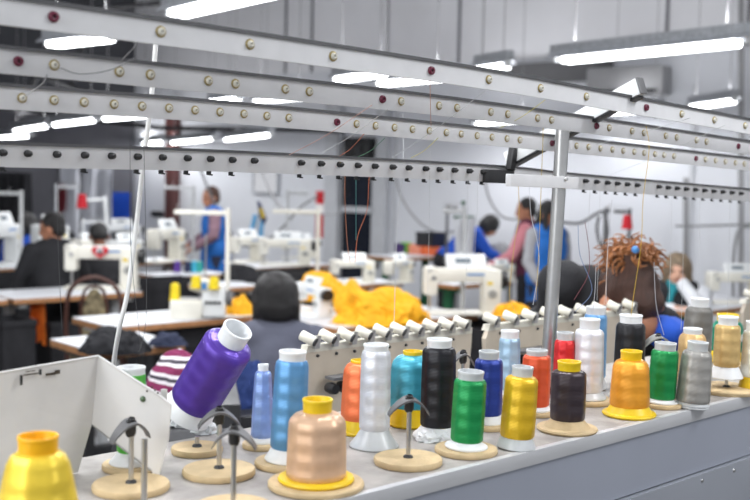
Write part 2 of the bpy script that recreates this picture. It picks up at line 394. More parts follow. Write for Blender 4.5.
for px, py in ((732, 470), (749, 464), (700, 480)):
    d = ray(px, py); n = TV; k = (P1 - CAMP).dot(n) / d.dot(n); p = CAMP + d * k; q = bench.matrix_world
    loc = Matrix.Rotation(-TA, 3, 'Z') @ (p - (P1 - Vector((0, 0, ZT))))
    bm = NB(); lathe(bm, [(0, .0025), (.0026, .002), (.0036, 0)], 12, Matrix.Translation((loc.x, -.004, loc.z)) @ Matrix.Rotation(math.pi / 2, 4, 'X')); link_mesh('rivet', bm, M['steel'], bench)
# ------------------------------------------------------------------ the thread rack: post, arms and four rails
RH = .03
rack = thing('thread_guide_rack', 'tall aluminium rack of four parallel eyelet rails on steel posts over the thread bench', 'thread rack', (PP.x, PP.y, ZT))
RO = Vector((PP.x, PP.y, ZT))
def rail(tops, s, h, flange=.018):
    pts = spline([ats(x, y, s) for x, y in tops], 6)
    bm = NB(); prof = [(0, 0), (0, -h), (.004, -h), (.004, -.003), (flange, -.003), (flange, 0)]
    rings = [[bm.verts.new(p - RO + V * a + Vector((0, 0, b))) for a, b in prof] for p in pts]
    for a, b in zip(rings, rings[1:]):
        for i in range(len(prof)): bm.faces.new([a[i], a[(i + 1) % len(prof)], b[(i + 1) % len(prof)], b[i]])
    bm.faces.new(rings[0]); bm.faces.new(rings[-1])
    o = link_mesh('rail', bm, M['alu'], rack, smooth=False)
    bm = NB(); prof = [(-.0035, .0015), (-.0035, -.0028), (flange + .001, -.0005), (flange + .001, .0015)]
    rings = [[bm.verts.new(p - RO + V * a + Vector((0, 0, b))) for a, b in prof] for p in pts]
    for a, b in zip(rings, rings[1:]):
        for i in range(len(prof)): bm.faces.new([a[i], a[(i + 1) % len(prof)], b[(i + 1) % len(prof)], b[i]])
    bm.faces.new(rings[0]); bm.faces.new(rings[-1])
    link_mesh('top_lip', bm, M['alud'], o, smooth=False)
    return o, pts
FACE = Matrix.Rotation(UA, 4, 'Z') @ Matrix.Rotation(math.pi / 2, 4, 'X')   # local z -> out of the rail face
def mk_eyelet(kind):
    bm = NB()
    if kind == 'red': lathe(bm, [(.0018, .002), (.0018, .0035), (.0048, .003), (.0055, 0)], 16, mi=0); lathe(bm, [(0, .001), (.002, .0012)], 12, mi=1)
    else:
        lathe(bm, [(.0042, .0012), (.0055, .0012), (.006, 0)], 16, mi=0); lathe(bm, [(.0012, .0015), (.0012, .004), (.0028, .0045), (.0042, .001)], 16, mi=1); lathe(bm, [(0, .0012), (.0013, .0016)], 10, mi=2)
    me = bpy.data.meshes.new('eyelet'); bmesh.ops.recalc_face_normals(bm, faces=bm.faces); bm.to_mesh(me); bm.free()
    for x in ((M['redeye'], M['blackp']) if kind == 'red' else (M['brass'], M['ceram'], M['blackp'])): me.materials.append(x)
    for p in me.polygons: p.use_smooth = True
    return me
ME_R, ME_B = mk_eyelet('red'), mk_eyelet('brass')
def mk_stud():
    bm = NB(); lathe(bm, [(0, .014), (.0016, .014), (.0016, .009), (.0045, .009), (.005, .007), (.0028, .005), (.0052, .003), (.0052, 0)], 14)
    me = bpy.data.meshes.new('tension_stud'); bmesh.ops.recalc_face_normals(bm, faces=bm.faces); bm.to_mesh(me); bm.free(); me.materials.append(M['blackp'])
    for p in me.polygons: p.use_smooth = True
    return me
ME_S = mk_stud()
def put(me, name, p, parent, sc=1):
    o = bpy.data.objects.new(name, me); C.objects.link(o); o.parent = parent
    o.matrix_local = Matrix.Translation(p - RO) @ FACE @ Matrix.Scale(sc, 4); return o
def eyelets(parent, pts, s, xs, reds=(), me=None, name='eyelet', drop=.5, sc=1):
    for x in xs:
        # height from the rail itself
        best = min(pts, key=lambda q: abs((ats(x, 100, s) - q).dot(U)))
        i = pts.index(best); X = ats(x, 100, s).dot(U)
        j = i + 1 if (X > best.dot(U) and i + 1 < len(pts)) or i == 0 else i - 1
        a, b = pts[i], pts[j]; f = (X - a.dot(U)) / (b.dot(U) - a.dot(U)); p = a.lerp(b, f)
        # refine the column for the small camera roll
        q = p - Vector((0, 0, RH * drop)); put(me or (ME_R if x in reds else ME_B), name, q - V * .0004, parent, sc)
T1 = [(-150, -26), (0, -5), (250, 32), (500, 71.5), (640, 98), (750, 119), (900, 149)]
T2 = [(-150, 31), (0, 46), (250, 74), (500, 104), (750, 141), (900, 165)]
T3 = [(-150, 73), (0, 84), (250, 104), (500, 129.5), (750, 158), (900, 177)]
T4 = [(-150, 136), (0, 142.5), (250, 152), (500, 166), (578, 174), (750, 189), (900, 203)]
r1, q1 = rail(T1, -.17, RH); eyelets(r1, q1, -.17, [53, 160, 249, 332, 430, 488, 540, 586, 646, 682, 715, 746], (53, 430, 646), sc=1.15)
r2, q2 = rail(T2, -.088, RH); eyelets(r2, q2, -.088, [18, 54, 119, 150, 208, 235, 285, 309, 382, 401, 439, 457, 491, 508, 538, 552, 597, 610, 633, 645, 667, 678, 698, 708, 740], (18, 382, 597, 740), sc=1.1)
r3, q3 = rail(T3, .002, RH); eyelets(r3, q3, .002, [22, 54, 84, 114, 142, 169, 195, 220, 244, 267, 289, 337, 357, 376, 395, 413, 430, 447, 462, 478, 493, 508, 521, 553, 578, 590, 602, 614, 625, 636, 646, 657, 666, 676, 698, 708, 718, 728, 738, 747], (337, 553, 698), sc=1.05)
r4, q4 = rail(T4, .116, .0325)
ST = [2, 27, 56, 84, 111, 137, 162, 187, 210, 232, 254, 301, 321, 340, 358, 375, 393, 409, 426, 440, 455, 470, 484, 587, 598, 609, 619, 629, 639] + [661 + 9.2 * i for i in range(10)]
eyelets(r4, q4, .116, ST, me=ME_S, name='tension_stud', drop=.45, sc=.95)
bm = NB(); box(bm, (0, -.001, -.0025), (.007, .003, .006)); box(bm, (.0025, -.003, -.005), (.004, .005, .0022)); me_h = bpy.data.meshes.new('thread_hook'); bm.to_mesh(me_h); bm.free(); me_h.materials.append(M['blackp'])
for x in ST:
    if x in (27, 56, 111, 254): continue
    p = min(q4, key=lambda q: abs((ats(x, 100, .116) - q).dot(U))); X = ats(x, 100, .116); i = q4.index(p); j = i + 1 if (X - p).dot(U) > 0 else i - 1
    j = max(0, min(len(q4) - 1, j)); a, b = p, q4[j]; f = (X - a).dot(U) / ((b - a).dot(U) or 1); p = a.lerp(b, f) - Vector((0, 0, .0325))
    o = bpy.data.objects.new('thread_hook', me_h); C.objects.link(o); o.parent = r4; o.matrix_local = Matrix.Translation(p - RO + V * .002) @ Matrix.Rotation(UA, 4, 'Z')
# posts
pt = ats(563, 126, -.055); pb = atz(546, 392, ZT); pb.z = ZT
bm = NB(); tube(bm, [pb - RO, pt - RO], .0125, 20); link_mesh('post', bm, M['steel'], rack)
bm = NB(); tube(bm, [pb - RO, pb - RO + (pt - pb).normalized() * .012], .024, 20); link_mesh('post_collar', bm, M['dsteel'], rack)
for du in (-1.15, 1.25):      # the other posts of the rack, outside the photo
    bm = NB(); tube(bm, [pb - RO + U * du, pt - RO + U * du + Vector((0, 0, -.02))], .0125, 20); link_mesh('post', bm, M['steel'], rack)
# the sloping arm carrying the rails
def bar(p0, p1, w, h, m, name, bm=None):
    d = (p1 - p0); L = d.length; x = d.normalized(); y = Vector((0, 0, 1)).cross(x).normalized(); z = x.cross(y)
    R = Matrix((x, y, z)).transposed(); bm = NB(); box(bm, (p0 + p1) / 2 - RO, (L, w, h), R, bev=.0015)
    return link_mesh(name, bm, m, rack)
A1 = ats(641, 86, -.185); A0 = ats(508, 160, .125)
arm = bar(A0, A1, .018, .03, M['machw'], 'cross_arm')
dd = (A1 - A0).normalized()
o = bar(A1 - dd * .001, A1 + dd * .003, .019, .031, M['cap'], 'arm_end_cap')
o = bar(A0 - Vector((0, 0, .018)), A1 - Vector((0, 0, .018)), .02, .005, M['blackp'], 'arm_channel_shade')  # black strip put in for the shade on the arm's open underside
for du in (-1.15, 1.25): bar(A0 + U * du - Vector((0, 0, .01)), A1 + U * du - Vector((0, 0, .02)), .018, .03, M['machw'], 'cross_arm')
# bracket at the stud rail
b0 = ats(486, 176, -.0); b1 = ats(512, 177, -.0)
bar(ats(485, 176, .108), ats(512, 177, .108), .012, .026, M['dsteel'], 'joint_block')
bar(ats(508, 180, -.078), ats(576, 183, -.078), .012, .021, M['alu'], 'clamp_bar')
bar(ats(514, 146, .1), ats(510, 170, .1), .014, .014, M['blackp'], 'hanger_strip')
bm = NB(); lathe(bm, [(0, .003), (.003, .003), (.004, 0)], 12, Matrix.Translation(ats(566, 179, -.085) - RO) @ FACE); link_mesh('screw', bm, M['steel'], rack)
# ------------------------------------------------------------------ spool stands (disc, pin, sprung cap)
def disc_bm(r, h=.008):
    bm = NB(); lathe(bm, [(0, 0), (r * .98, 0), (r, h * .2), (r, h * .75), (r * .97, h), (.004, h), (0, h)], 36); return bm
def cap_bm(w=.05, t=.003, wd=.023, drop=.02):
    bm = NB(); pts = []
    for i in range(15):
        a = -1 + 2 * i / 14
        z = -drop * abs(a) ** 1.7 - (.002 if abs(a) > .9 else 0); pts.append((a * w / 2, z, wd * (1 - .5 * abs(a))))
    rows = []
    for x, z, b in pts: rows.append([bm.verts.new((x, -b / 2, z)), bm.verts.new((x, b / 2, z)), bm.verts.new((x, b / 2, z - t)), bm.verts.new((x, -b / 2, z - t))])
    for a, b in zip(rows, rows[1:]):
        for k in range(4): bm.faces.new([a[k], a[(k + 1) % 4], b[(k + 1) % 4], b[k]])
    bm.faces.new(rows[0]); bm.faces.new(rows[-1]); return bm
def stand(px, py, wpx, label, pintop=None, cap=None, capw=.05, name='spool_stand', capm=None, dark=False, rz=0, pinlean=0, m='wood'):
    """disc centre at pixel, width in pixels, on the bench top"""
    p = atz(px, py, ZT); r = wpx * p.y / F / 2
    t = thing(name, label, 'spool stand', p, rz, 'spool stands on the bench')
    link_mesh('wooden_disc', disc_bm(r), M[m], t)
    if pintop:
        k = p.y / F; h = (py - pintop) * k
        bm = NB(); tube(bm, [(0, 0, .004), (pinlean, 0, h)], .0032, 12); link_mesh('pin', bm, M['steel'], t)
        bm = NB(); lathe(bm, [(.0032, .008), (.007, .008), (.006, .0105), (.0032, .012)], 14); link_mesh('pin_nut', bm, M['dsteel'], t)
        if cap:
            c = link_mesh('sprung_cap', cap_bm(capw), capm or M['cap'], t); c.location = (pinlean, 0, h + .003); c.rotation_euler = (.12, 0, .25)
            bm = NB(); lathe(bm, [(0, 0), (.0062, 0), (.0066, -.016), (.0045, -.02), (.0034, -.02)], 16); b = link_mesh('boss', bm, M['blackp'], c)
            bm = NB(); lathe(bm, [(.0036, .004), (.0046, .003), (.0046, 0)], 12); 
            b = link_mesh('collar', bm, M['dsteel'], c)
    return t, r
stand(131, 489, 78, 'spool stand with a grey hooked cap in front of the bent white tray', 421, True, .05, rz=.5)
stand(197, 452, 52, 'low wooden spool stand right under the tilted purple cone', 436, False)
stand(219, 474, 74, 'spool stand with grey cap, below the tilted purple cone and left of the blue cone', 410, True, .054, pinlean=0)
stand(233, 512, 80, 'spool stand whose disc is cut by the bottom edge, grey cap under the purple cone', 428, True, .05, rz=-.3)
stand(408, 463, 70, 'empty spool stand with grey cap between the white and the green cone', 398, True, .056)
stand(44, 452, 70, 'spool stand behind the big yellow cone, cap against the white tray', 425, True, .05)
stand(726, 391, 64, 'spool stand under the tall gold cone at far right', 372, False)
stand(656, 397, 40, 'spool stand with pale hooked cap behind the green cone at right', 336, True, .06, capm=M['capl'])
stand(462, 405, 30, 'spool stand with grey cap squeezed between the black and the royal blue cone', 353, True, .04)
stand(748, 366, 50, 'spool stand with pale cap cut by the right edge of the photo', 334, True, .05, capm=M['capl'])
p = atz(144, 508, ZT); t = thing('steel_pin', 'bare steel pin standing in front of the hooked-cap stand by the tray', 'pin', p)
bm = NB(); tube(bm, [(0, 0, .0), (0, 0, (508 - 436) * p.y / F)], .0036, 12); link_mesh('rod', bm, M['steel'], t); bm = NB(); lathe(bm, [(0, .004), (.008, .004), (.009, 0)], 16); link_mesh('foot', bm, M['dsteel'], t)
# ------------------------------------------------------------------ cones of thread
CONES = {}
def spool(px, foot, top, rimw, shoulder, bottom, wt, wb, col, label, rim='w', base='flare', basew=None, disc=None, tilt=0, lift=0, shl=.06, name='thread_cone', rimy=None, loc=None, rot=None):
    """all sizes read off the photograph in pixels at the cone's own distance"""
    p = loc or atz(px, foot, ZT); k = p.y / F
    rr, rt, rb = rimw / 2 * k, wt / 2 * k, wb / 2 * k
    zt = (foot - top - .1 * rimw) * k; zs = (foot - shoulder - .08 * wt) * k; zb = max((foot - bottom + .14 * wb) * k, .006)
    dh = 0
    rimm = {'w': M['tubew'], 'y': M['tubey'], 'o': M['tubeo'], 't': M['tubet']}[rim]
    if disc:
        dr = disc / 2 * k; dh = .007
        st = thing('spool_disc', 'wooden disc under the ' + label, 'spool disc', p, 0, None)
        link_mesh('disc', disc_bm(dr, dh), M['wood'], st)
        bm = NB(); tube(bm, [(0, 0, dh - .002), (0, 0, dh + .03)], .002, 8); link_mesh('pin', bm, M['steel'], st)
    root = thing(name, label, 'thread cone', p + Vector((0, 0, dh + lift)), random.random() * 0, None)
    if rot: root.rotation_euler = rot
    elif tilt: root.rotation_euler = (0, math.radians(tilt), 0)
    zt -= dh + lift; zs -= dh + lift; zb = max(zb - dh - lift, .005)
    # wound thread
    prof = [(rr * .9, zb)]
    prof += [(rb - .002, zb), (rb, zb + .003)]
    n = 10
    for i in range(1, n): 
        f = i / n; prof.append((rb + (rt - rb) * f + math.sin(f * 3.1416) * .0004, zb + .003 + (zs - zb - .003) * f))
    # rounded shoulder
    sh = shl * (zt)
    prof += [(rt, zs - .0), (rt - (rt - rr) * .12, zs + sh * .35), (rt - (rt - rr) * .45, zs + sh * .75), (rr * 1.0, zs + sh)]
    prof += [(rr * .9, zs + sh)]
    bm = NB(); lathe(bm, prof, 40); link_mesh('wound_thread', bm, thread_mat(col), root)
    # plastic core
    bm = NB(); ri = rr * .86
    lathe(bm, [(ri, zb), (rr * .93, zb), (rr * .95, zs + sh * .5), (rr * .96, zt - .004), (rr, zt - .003), (rr, zt - .0008), (rr * .98, zt), (ri * 1.02, zt), (ri, zt - .001), (ri * .9, zt * .55), (ri * .9, zb)], 36)
    link_mesh('plastic_core', bm, rimm, root)
    bw = (basew / 2 * k) if basew else rb * 1.15
    bmm = {'flare': M['tubew'], 'yflange': M['tubey'], 'wflat': M['tubet'], 'oflange': M['wood']}[base]
    bm = NB()
    if base == 'flare' or base == 'wflat':
        top = zb + .001; lathe(bm, [(rr * .8, .002), (bw * .97, 0), (bw, .0015), (bw * .98, .0035), (rb + (bw - rb) * .35, zb * .55), (rb * .9, top), (rr * .8, top)], 36)
    else:
        lathe(bm, [(rr * .8, .0005), (bw * .95, .0), (bw, .003), (bw * .97, .0055), (rb * 1.0 + (bw - rb) * .4, .0062), (rb * .95, zb + .001), (rr * .8, zb + .001)], 40)
    link_mesh('base_flange', bm, bmm, root)
    return root
spool(38, 548, 427, 41, 462, 536, 66, 86, (240, 208, 66), 'big yellow thread cone at lower left cut by the bottom edge', 'o', 'yflange', 96, shl=.17)
spool(316, 486, 393, 31, 416, 486, 58, 61, (222, 184, 152), 'beige thread cone with yellow rim, largest at front centre', 'y', 'yflange', 78, shl=.14, disc=98)
spool(287, 465, 345, 28, 361, 452, 34, 36, (94, 150, 200), 'mid-blue thread cone just left of the beige one', 'w', 'flare', 46, disc=66, tilt=2)
spool(262, 447, 361, 11, 372, 440, 17, 23, (138, 164, 222), 'pale lavender-blue thread cone left of the mid-blue one', 'w', 'flare', 24, disc=40)
spool(360, 432, 356, 22, 368, 424, 36, 40, (244, 124, 74), 'salmon orange thread cone half hidden behind the tall white one', 'y', 'yflange', 46, shl=.14)
spool(374, 446, 339, 26, 352, 433, 30, 31, (226, 228, 234), 'tall white thread cone on a wide clear foot right of the beige one', 'w', 'wflat', 50)
spool(411, 424, 347, 20, 360, 412, 42, 47, (70, 168, 192), 'turquoise thread cone with yellow rim behind the empty grey cap', 'y', 'yflange', 50, shl=.14)
spool(437, 436, 334, 26, 348, 430, 34, 35, (30, 30, 36), 'tall black thread cone in front of the turquoise one', 'w', 'flare', 50)
spool(466, 452, 366, 27, 379, 445, 33, 33, (22, 146, 78), 'green thread cone with clear rim right of the tall black one', 't', 'flare', 44, disc=64, tilt=2)
spool(487, 427, 347, 21, 359, 418, 28, 29, (36, 60, 148), 'royal blue thread cone behind the gap of green and yellow', 't', 'flare', 32, disc=46)
spool(516, 447, 362, 22, 376, 441, 33, 35, (226, 184, 36), 'golden yellow thread cone in the front row right of the green one', 't', 'wflat', 40, tilt=3)
spool(508, 398, 327, 19, 339, 392, 21, 23, (160, 190, 214), 'pale grey-blue thread cone behind the royal blue and yellow ones', 'w', 'flare', 26, disc=36)
spool(535, 414, 346, 22, 355, 409, 28, 28, (222, 88, 50), 'red-orange thread cone behind the golden yellow one', 't', 'flare', 32, disc=40)
spool(567, 430, 357, 24, 370, 424, 35, 35, (62, 52, 58), 'dark brown thread cone with yellow rim beside the steel post', 'y', 'oflange', 62)
spool(563, 401, 329, 17, 341, 396, 21, 22, (214, 44, 48), 'red thread cone between the steel post and the tall white one', 't', 'flare', 26)
spool(587, 402, 315, 21, 330, 395, 29, 31, (226, 226, 232), 'tall white thread cone right of the steel post', 'w', 'wflat', 38, disc=52)
spool(593, 388, 303, 20, 316, 380, 23, 24, (110, 164, 216), 'sky blue thread cone behind the tall white one right of the post', 'w', 'flare', 28)
spool(628, 396, 311, 23, 324, 390, 29, 31, (36, 36, 40), 'black thread cone behind the amber orange one', 'w', 'flare', 38)
spool(629, 415, 347, 22, 363, 411, 36, 40, (240, 164, 50), 'amber orange thread cone with yellow rim and flange in the front row', 'y', 'yflange', 54, shl=.12)
spool(661, 406, 339, 22, 350, 402, 27, 27, (26, 144, 76), 'green thread cone in the front row at far right', 't', 'flare', 34, tilt=2, disc=42)
spool(690, 396, 325, 19, 337, 390, 27, 29, (222, 184, 128), 'pale gold thread cone behind the silver one at right', 'w', 'flare', 30, shl=.1)
spool(692, 407, 338, 21, 353, 406, 30, 34, (158, 156, 152), 'silver grey thread cone in the front row at right', 't', 'wflat', 33, tilt=3, shl=.1)
spool(694, 378, 295, 18, 308, 370, 27, 30, (120, 118, 114), 'pewter grey thread cone, back row, standing above the pale gold one', 'w', 'flare', 34, tilt=2)
spool(726, 362, 311, 22, 324, 355, 30, 34, (30, 140, 112), 'teal green thread cone with yellow rim at the far right back', 'y', 'yflange', 38, shl=.12)
spool(725, 391, 313, 20, 325, 369, 25, 26, (212, 180, 120), 'tall gold thread cone raised on a pin at far right', 'w', 'flare', 34, lift=.026)
spool(753, 391, 318, 20, 332, 380, 24, 26, (226, 224, 214), 'cream thread cone cut by the right edge', 'w', 'yflange', 34)
spool(131, 468, 361, 28, 375, 455, 28, 29, (88, 190, 70), 'bright green thread cone behind the bent white tray', 'w', 'flare', 44, disc=58)
# the tilted purple cone: leans on the tray's edge
p = atz(196, 432, ZT); p = p + Vector((0, 0, .004 + .03))
sp = spool(0, 425, 318, 30, 338, 418, 50, 50, (88, 58, 164), 'tilted purple thread cone leaning over the stands at left', 'w', 'flare', 54, loc=atz(196, 440, ZT))
sp.location = atz(190, 432, ZT) + Vector((-.004, .0, .03)); sp.rotation_euler = (math.radians(20), math.radians(31), 0); sp.scale = (1.04, 1.04, 1.13)
# crumpled film bags round cone feet
def crumple(px, py, w, h, label, m='tubew', z=ZT, seed=1, amp=.4):
    p = atz(px, py, z); k = p.y / F; bm = NB(); bmesh.ops.create_icosphere(bm, subdivisions=4, radius=1)
    for v in bm.verts:
        d = v.co.normalized(); n = mn.noise(d * 2.3 + Vector((seed, 0, 0))) + .6 * abs(mn.noise(d * 5 + Vector((0, seed, 0))))
        v.co = Vector((d.x * w * k / 2, d.y * w * k / 2, max(0, d.z) * h * k)) * (1 + amp * n)
        if v.co.z < .001: v.co.z = 0
    o = link_mesh('crumpled_film', bm, M[m]); o.location = p; return tag(o, label, 'plastic film')
crumple(430, 440, 26, 9, 'crumpled white film in front of the tall black cone', seed=3)
crumple(449, 442, 18, 9, 'crumpled white film between the black and green cones', seed=5)
crumple(471, 452, 20, 8, 'white paper scrap tucked at the foot of the front green cone', seed=7)
crumple(186, 425, 30, 16, 'crumpled clear bag under the purple cone', 'tubet', seed=9)
crumple(205, 432, 24, 10, 'small crumpled clear bag right of the one under the purple cone', 'tubet', seed=12)
# ------------------------------------------------------------------ bent white tray at left
tray = thing('bent_metal_tray', 'bent white painted sheet-metal tray standing on the bench at lower left', 'tray', atz(80, 470, ZT))
TO = tray.location.copy()
g0 = atz(78, 473, ZT); gk = g0.y
foldT = aty(98, 356, gk + .01)
def sheet(pts, n, th=.002):
    bm = NB(); prism(bm, [q - TO for q in pts], n * th); return bm
leftB = atz(-60, 505, ZT); leftT = aty(-60, 383, leftB.y)
_n = (foldT - g0).cross(leftB - g0); _d = ray(92, 424); mid0 = CAMP + _d * ((g0 - CAMP).dot(_n) / _d.dot(_n))
nA = (foldT - g0).cross(leftB - g0).normalized(); nA = nA if nA.y < 0 else -nA
link_mesh('left_wing', sheet([g0 + Vector((0, 0, .001)), mid0, foldT, leftT, leftB + Vector((0, 0, .001))], -nA), M['tray'], tray, smooth=False)
gB = atz(158, 480, ZT) + Vector((0, 0, .002)); mid = mid0.copy()
nB = (foldT - mid).cross(gB - mid).normalized(); nB = nB if nB.y < 0 else -nB
def onp(px, py, a, b, c):
    n = (b - a).cross(c - a).normalized(); d = ray(px, py); return CAMP + d * ((a - CAMP).dot(n) / d.dot(n))
rT = onp(171, 405, mid, foldT, gB); rT0 = onp(160, 396, mid, foldT, gB)
link_mesh('right_wing', sheet([mid, foldT, rT0, rT, onp(168, 440, mid, foldT, gB), gB, onp(148, 468, mid, foldT, gB)], -nB), M['tray'], tray, smooth=False)
link_mesh('folded_flange', sheet([mid, aty(150, 470, gB.y), aty(150, 464, gB.y + .03), aty(96, 420, gk + .02)], Vector((0, 0, -1))), M['capl'], tray, smooth=False)
bm = NB()
e0, e1 = leftT, foldT
tube(bm, [leftT - TO, foldT - TO], .0016, 6); tube(bm, [foldT - TO, rT0 - TO, rT - TO], .0016, 6); link_mesh('rolled_edge', bm, M['tray'], tray)
def on(px, py, a, b, c):   # point on plane abc
    n = (b - a).cross(c - a).normalized(); d = ray(px, py); return CAMP + d * ((a - CAMP).dot(n) / d.dot(n))
for i, (px, py, sx, sy) in enumerate([(21, 380, .003, .012), (40, 372, .003, .007), (31, 374, .02, .0015), (50, 374, .012, .003), (57, 372, .007, .005), (30, 371, .012, .001)]):
    q = on(px, py, g0, foldT, leftB) - TO; bm = NB(); box(bm, q + nA * .0006, (sx, .001, sy), Matrix.Rotation(math.atan2((foldT - leftT).y, (foldT - leftT).x), 3, 'Z')); link_mesh('slot' if i < 2 else 'grime_mark', bm, M['grime'] if i > 1 else M['blackp'], tray)
q = on(143, 399, mid, foldT, gB) - TO; bm = NB(); bmesh.ops.create_uvsphere(bm, u_segments=16, v_segments=8, radius=.004); bmesh.ops.translate(bm, vec=q, verts=bm.verts); link_mesh('bolt', bm, mat('green_bolt', (96, 116, 92), .4, .6), tray)
for px, py in ((155, 390), (152, 387), (147, 391), (158, 393)):
    q = on(px, py, mid, foldT, gB) - TO; bm = NB(); bmesh.ops.create_icosphere(bm, subdivisions=1, radius=.0016); bmesh.ops.translate(bm, vec=q, verts=bm.verts); link_mesh('grime_mark', bm, M['grime'], tray)
bm = NB(); bx = aty(164, 396, gB.y + .05) - TO; box(bm, bx, (.008, .004, .018), bev=.001); link_mesh('catch', bm, M['tray'], tray)
# ------------------------------------------------------------------ roller bars behind the cones
RQ = Vector((0, 0, 1)).rotation_difference(Vector((.42, -.82, -.38)).normalized()).to_matrix().to_4x4()
def roller_bar(x0, y0, x1, y1, n, s, label, hpx, lw=.03, post=True):
    a = ats(x0, y0, s); b = ats(x1, y1, s); L = (b - a).length; k = a.y / F; h = hpx * k
    ang = math.atan2((b - a).y, (b - a).x); t = thing('roller_head', label, 'roller bar', Vector((a.x, a.y, 0)), ang)
    z = a.z; dz = (b.z - a.z)
    bm = NB(); hh = h
    prism(bm, [(0, 0, z - hh * .22), (L * .025, 0, z), (L, 0, z + dz), (L, 0, z + dz - h * .22), (L * .98, 0, z - hh + dz), (L * .02, 0, z - hh)], (0, .012, 0)); link_mesh('plate', bm, M['headp'], t, smooth=False)
    bm = NB(); prism(bm, [(L * .02, -.001, z + .0015), (L, -.001, z + dz + .0015), (L, -.001, z + dz - .012), (L * .01, -.001, z - .012)], (0, .02, 0)); link_mesh('top_rail', bm, M['roller'], t, smooth=False)
    for i in range(n):
        f = (i + .2) / n; x = L * f; zz = z + dz * f + .016
        bm = NB(); lathe(bm, [(0, -.016), (.009, -.016), (.0105, -.014), (.0105, .014), (.009, .016), (0, .016)], 16, Matrix.Translation((x, .0, zz)) @ RQ)
        w = link_mesh('roller', bm, M['roller'], t)
        bm = NB(); lathe(bm, [(.0075, .016), (.0085, .016), (.0085, .0185), (0, .0195)], 12, Matrix.Translation((x, .0, zz)) @ RQ); link_mesh('axle_nut', bm, M['dsteel'], w)
        bm = NB(); prism(bm, [(x + .008, -.012, zz - .02), (x + .014, -.012, zz + .006), (x + .024, -.012, zz + .004), (x + .02, -.012, zz - .02)], (0, .008, 0)); link_mesh('bracket', bm, M['steel'], t)
        if i < n - 1:
            bm = NB(); lathe(bm, [(0, .003), (.0028, .003), (.0034, 0)], 10, Matrix.Translation((x + L / n * .5, -.001, z + dz * f - .02)) @ Matrix.Rotation(math.pi / 2, 4, 'X')); link_mesh('screw', bm, M['dsteel'], t)
    bm = NB(); box(bm, (L * .3, -.028, z - .062), (L * .42, .03, .006), bev=.001); link_mesh('shelf_plate', bm, M['cap'], t)
    for f in (.1, .16):
        bm = NB(); lathe(bm, [(0, -.012), (.010, -.012), (.012, 0), (.010, .012), (0, .012)], 16, Matrix.Translation((L * f, -.03, z - .082)) @ Matrix.Rotation(math.pi / 2, 4, 'X')); link_mesh('black_wheel', bm, M['blackp'], t)
    for f in (.1, .9):
        bm = NB(); box(bm, (L * f, .024, (z - hh * .5) / 2), (.04, .03, z - hh * .5)); link_mesh('support_leg', bm, M['legm'], t)
    return t
roller_bar(304, 347, 472, 328, 10, .34, 'cream roller bar with tilted rollers behind the beige and white cones', 74)
roller_bar(486, 326, 640, 309, 9, .34, 'cream roller bar with tilted rollers right behind the steel post', 60)
roller_bar(744, 300, 860, 290, 6, .34, 'cream roller bar cut by the right edge, only its first roller in the photo', 60)
# ------------------------------------------------------------------ threads and cables
def curve_thing(name, pts, r, m, label, cat, group=None, n=6, seg=5):
    pts = spline(pts, n); bm = NB(); tube(bm, pts, r, seg); return tag(link_mesh(name, bm, m), label, cat, group)
def th(pts, col, label, Y=1.9, r=.00055, key=None):
    P = [aty(x, y, Y + (dy[0] if dy else 0)) for x, y, *dy in pts]
    return curve_thing('thread', P, r, mat('strand_%d_%d_%d' % col, col, .6), label, 'thread', 'loose threads hanging from the rails')
GL = 'fine pale thread strung between the eyelet rails'
th([(543, 110), (543, 135), (541, 190), (539, 245), (536, 300)], (190, 160, 60), 'mustard thread hanging left of the steel post past the woman in blue')
th([(646, 126), (649, 150), (643, 200), (641, 245), (633, 300), (627, 350), (626, 352)], (206, 170, 50), 'long yellow thread hanging over the copper bun')
th([(518, 176), (519, 215), (515, 240), (511, 275), (510, 300), (520, 318)], (200, 168, 90), 'mustard thread hanging over the maroon vest')
th([(529, 178), (531, 215), (537, 240), (539, 265), (533, 305)], (200, 204, 210), 'pale grey thread hanging between the two standing women')
th([(373, 160), (369, 180), (367, 210), (358, 235), (355, 262)], (200, 110, 70), 'orange thread hanging in front of the dark glazed door, right one')
th([(345, 174), (345, 200), (347, 240), (350, 262)], (170, 110, 80), 'rust thread hanging in front of the dark glazed door, left one')
th([(356, 174), (356, 240)], (70, 130, 130), 'teal thread hanging in front of the dark glazed door')
th([(403, 114), (403, 170), (397, 230), (394, 325)], (210, 212, 214), 'white thread hanging over the white wall right of the door', r=.0006)
th([(585, 222), (589, 250), (588, 275), (574, 300)], (120, 60, 70), 'dark red thread looping by the leaning person')
th([(578, 225), (580, 255), (592, 290), (575, 312)], (110, 130, 170), 'blue-grey thread looping by the leaning person')
th([(608, 250), (606, 285), (604, 305)], (200, 170, 150), 'pale pink thread in front of the ear')
th([(612, 200), (607, 260), (606, 302)], (196, 196, 200), 'thin white thread in front of the big head, left')
th([(654, 262), (655, 290), (657, 310), (664, 335)], (190, 190, 195), 'thin white thread in front of the big head, right')
th([(596, 265), (595, 290), (593, 310)], (190, 190, 195), 'thin white thread left of the ear')
th([(57, 160), (58, 240), (62, 330)], (60, 60, 62), 'dark thread at left in front of the seated woman in black', Y=1.5, r=.0004)
th([(130, 140), (131, 250), (140, 340), (138, 352)], (70, 70, 72), 'dark thread just left of the white hose', Y=1.5, r=.0004)
th([(144, 150), (146, 250), (146, 320), (140, 350)], (80, 80, 82), 'dark thread just right of the white hose', Y=1.5, r=.0004)
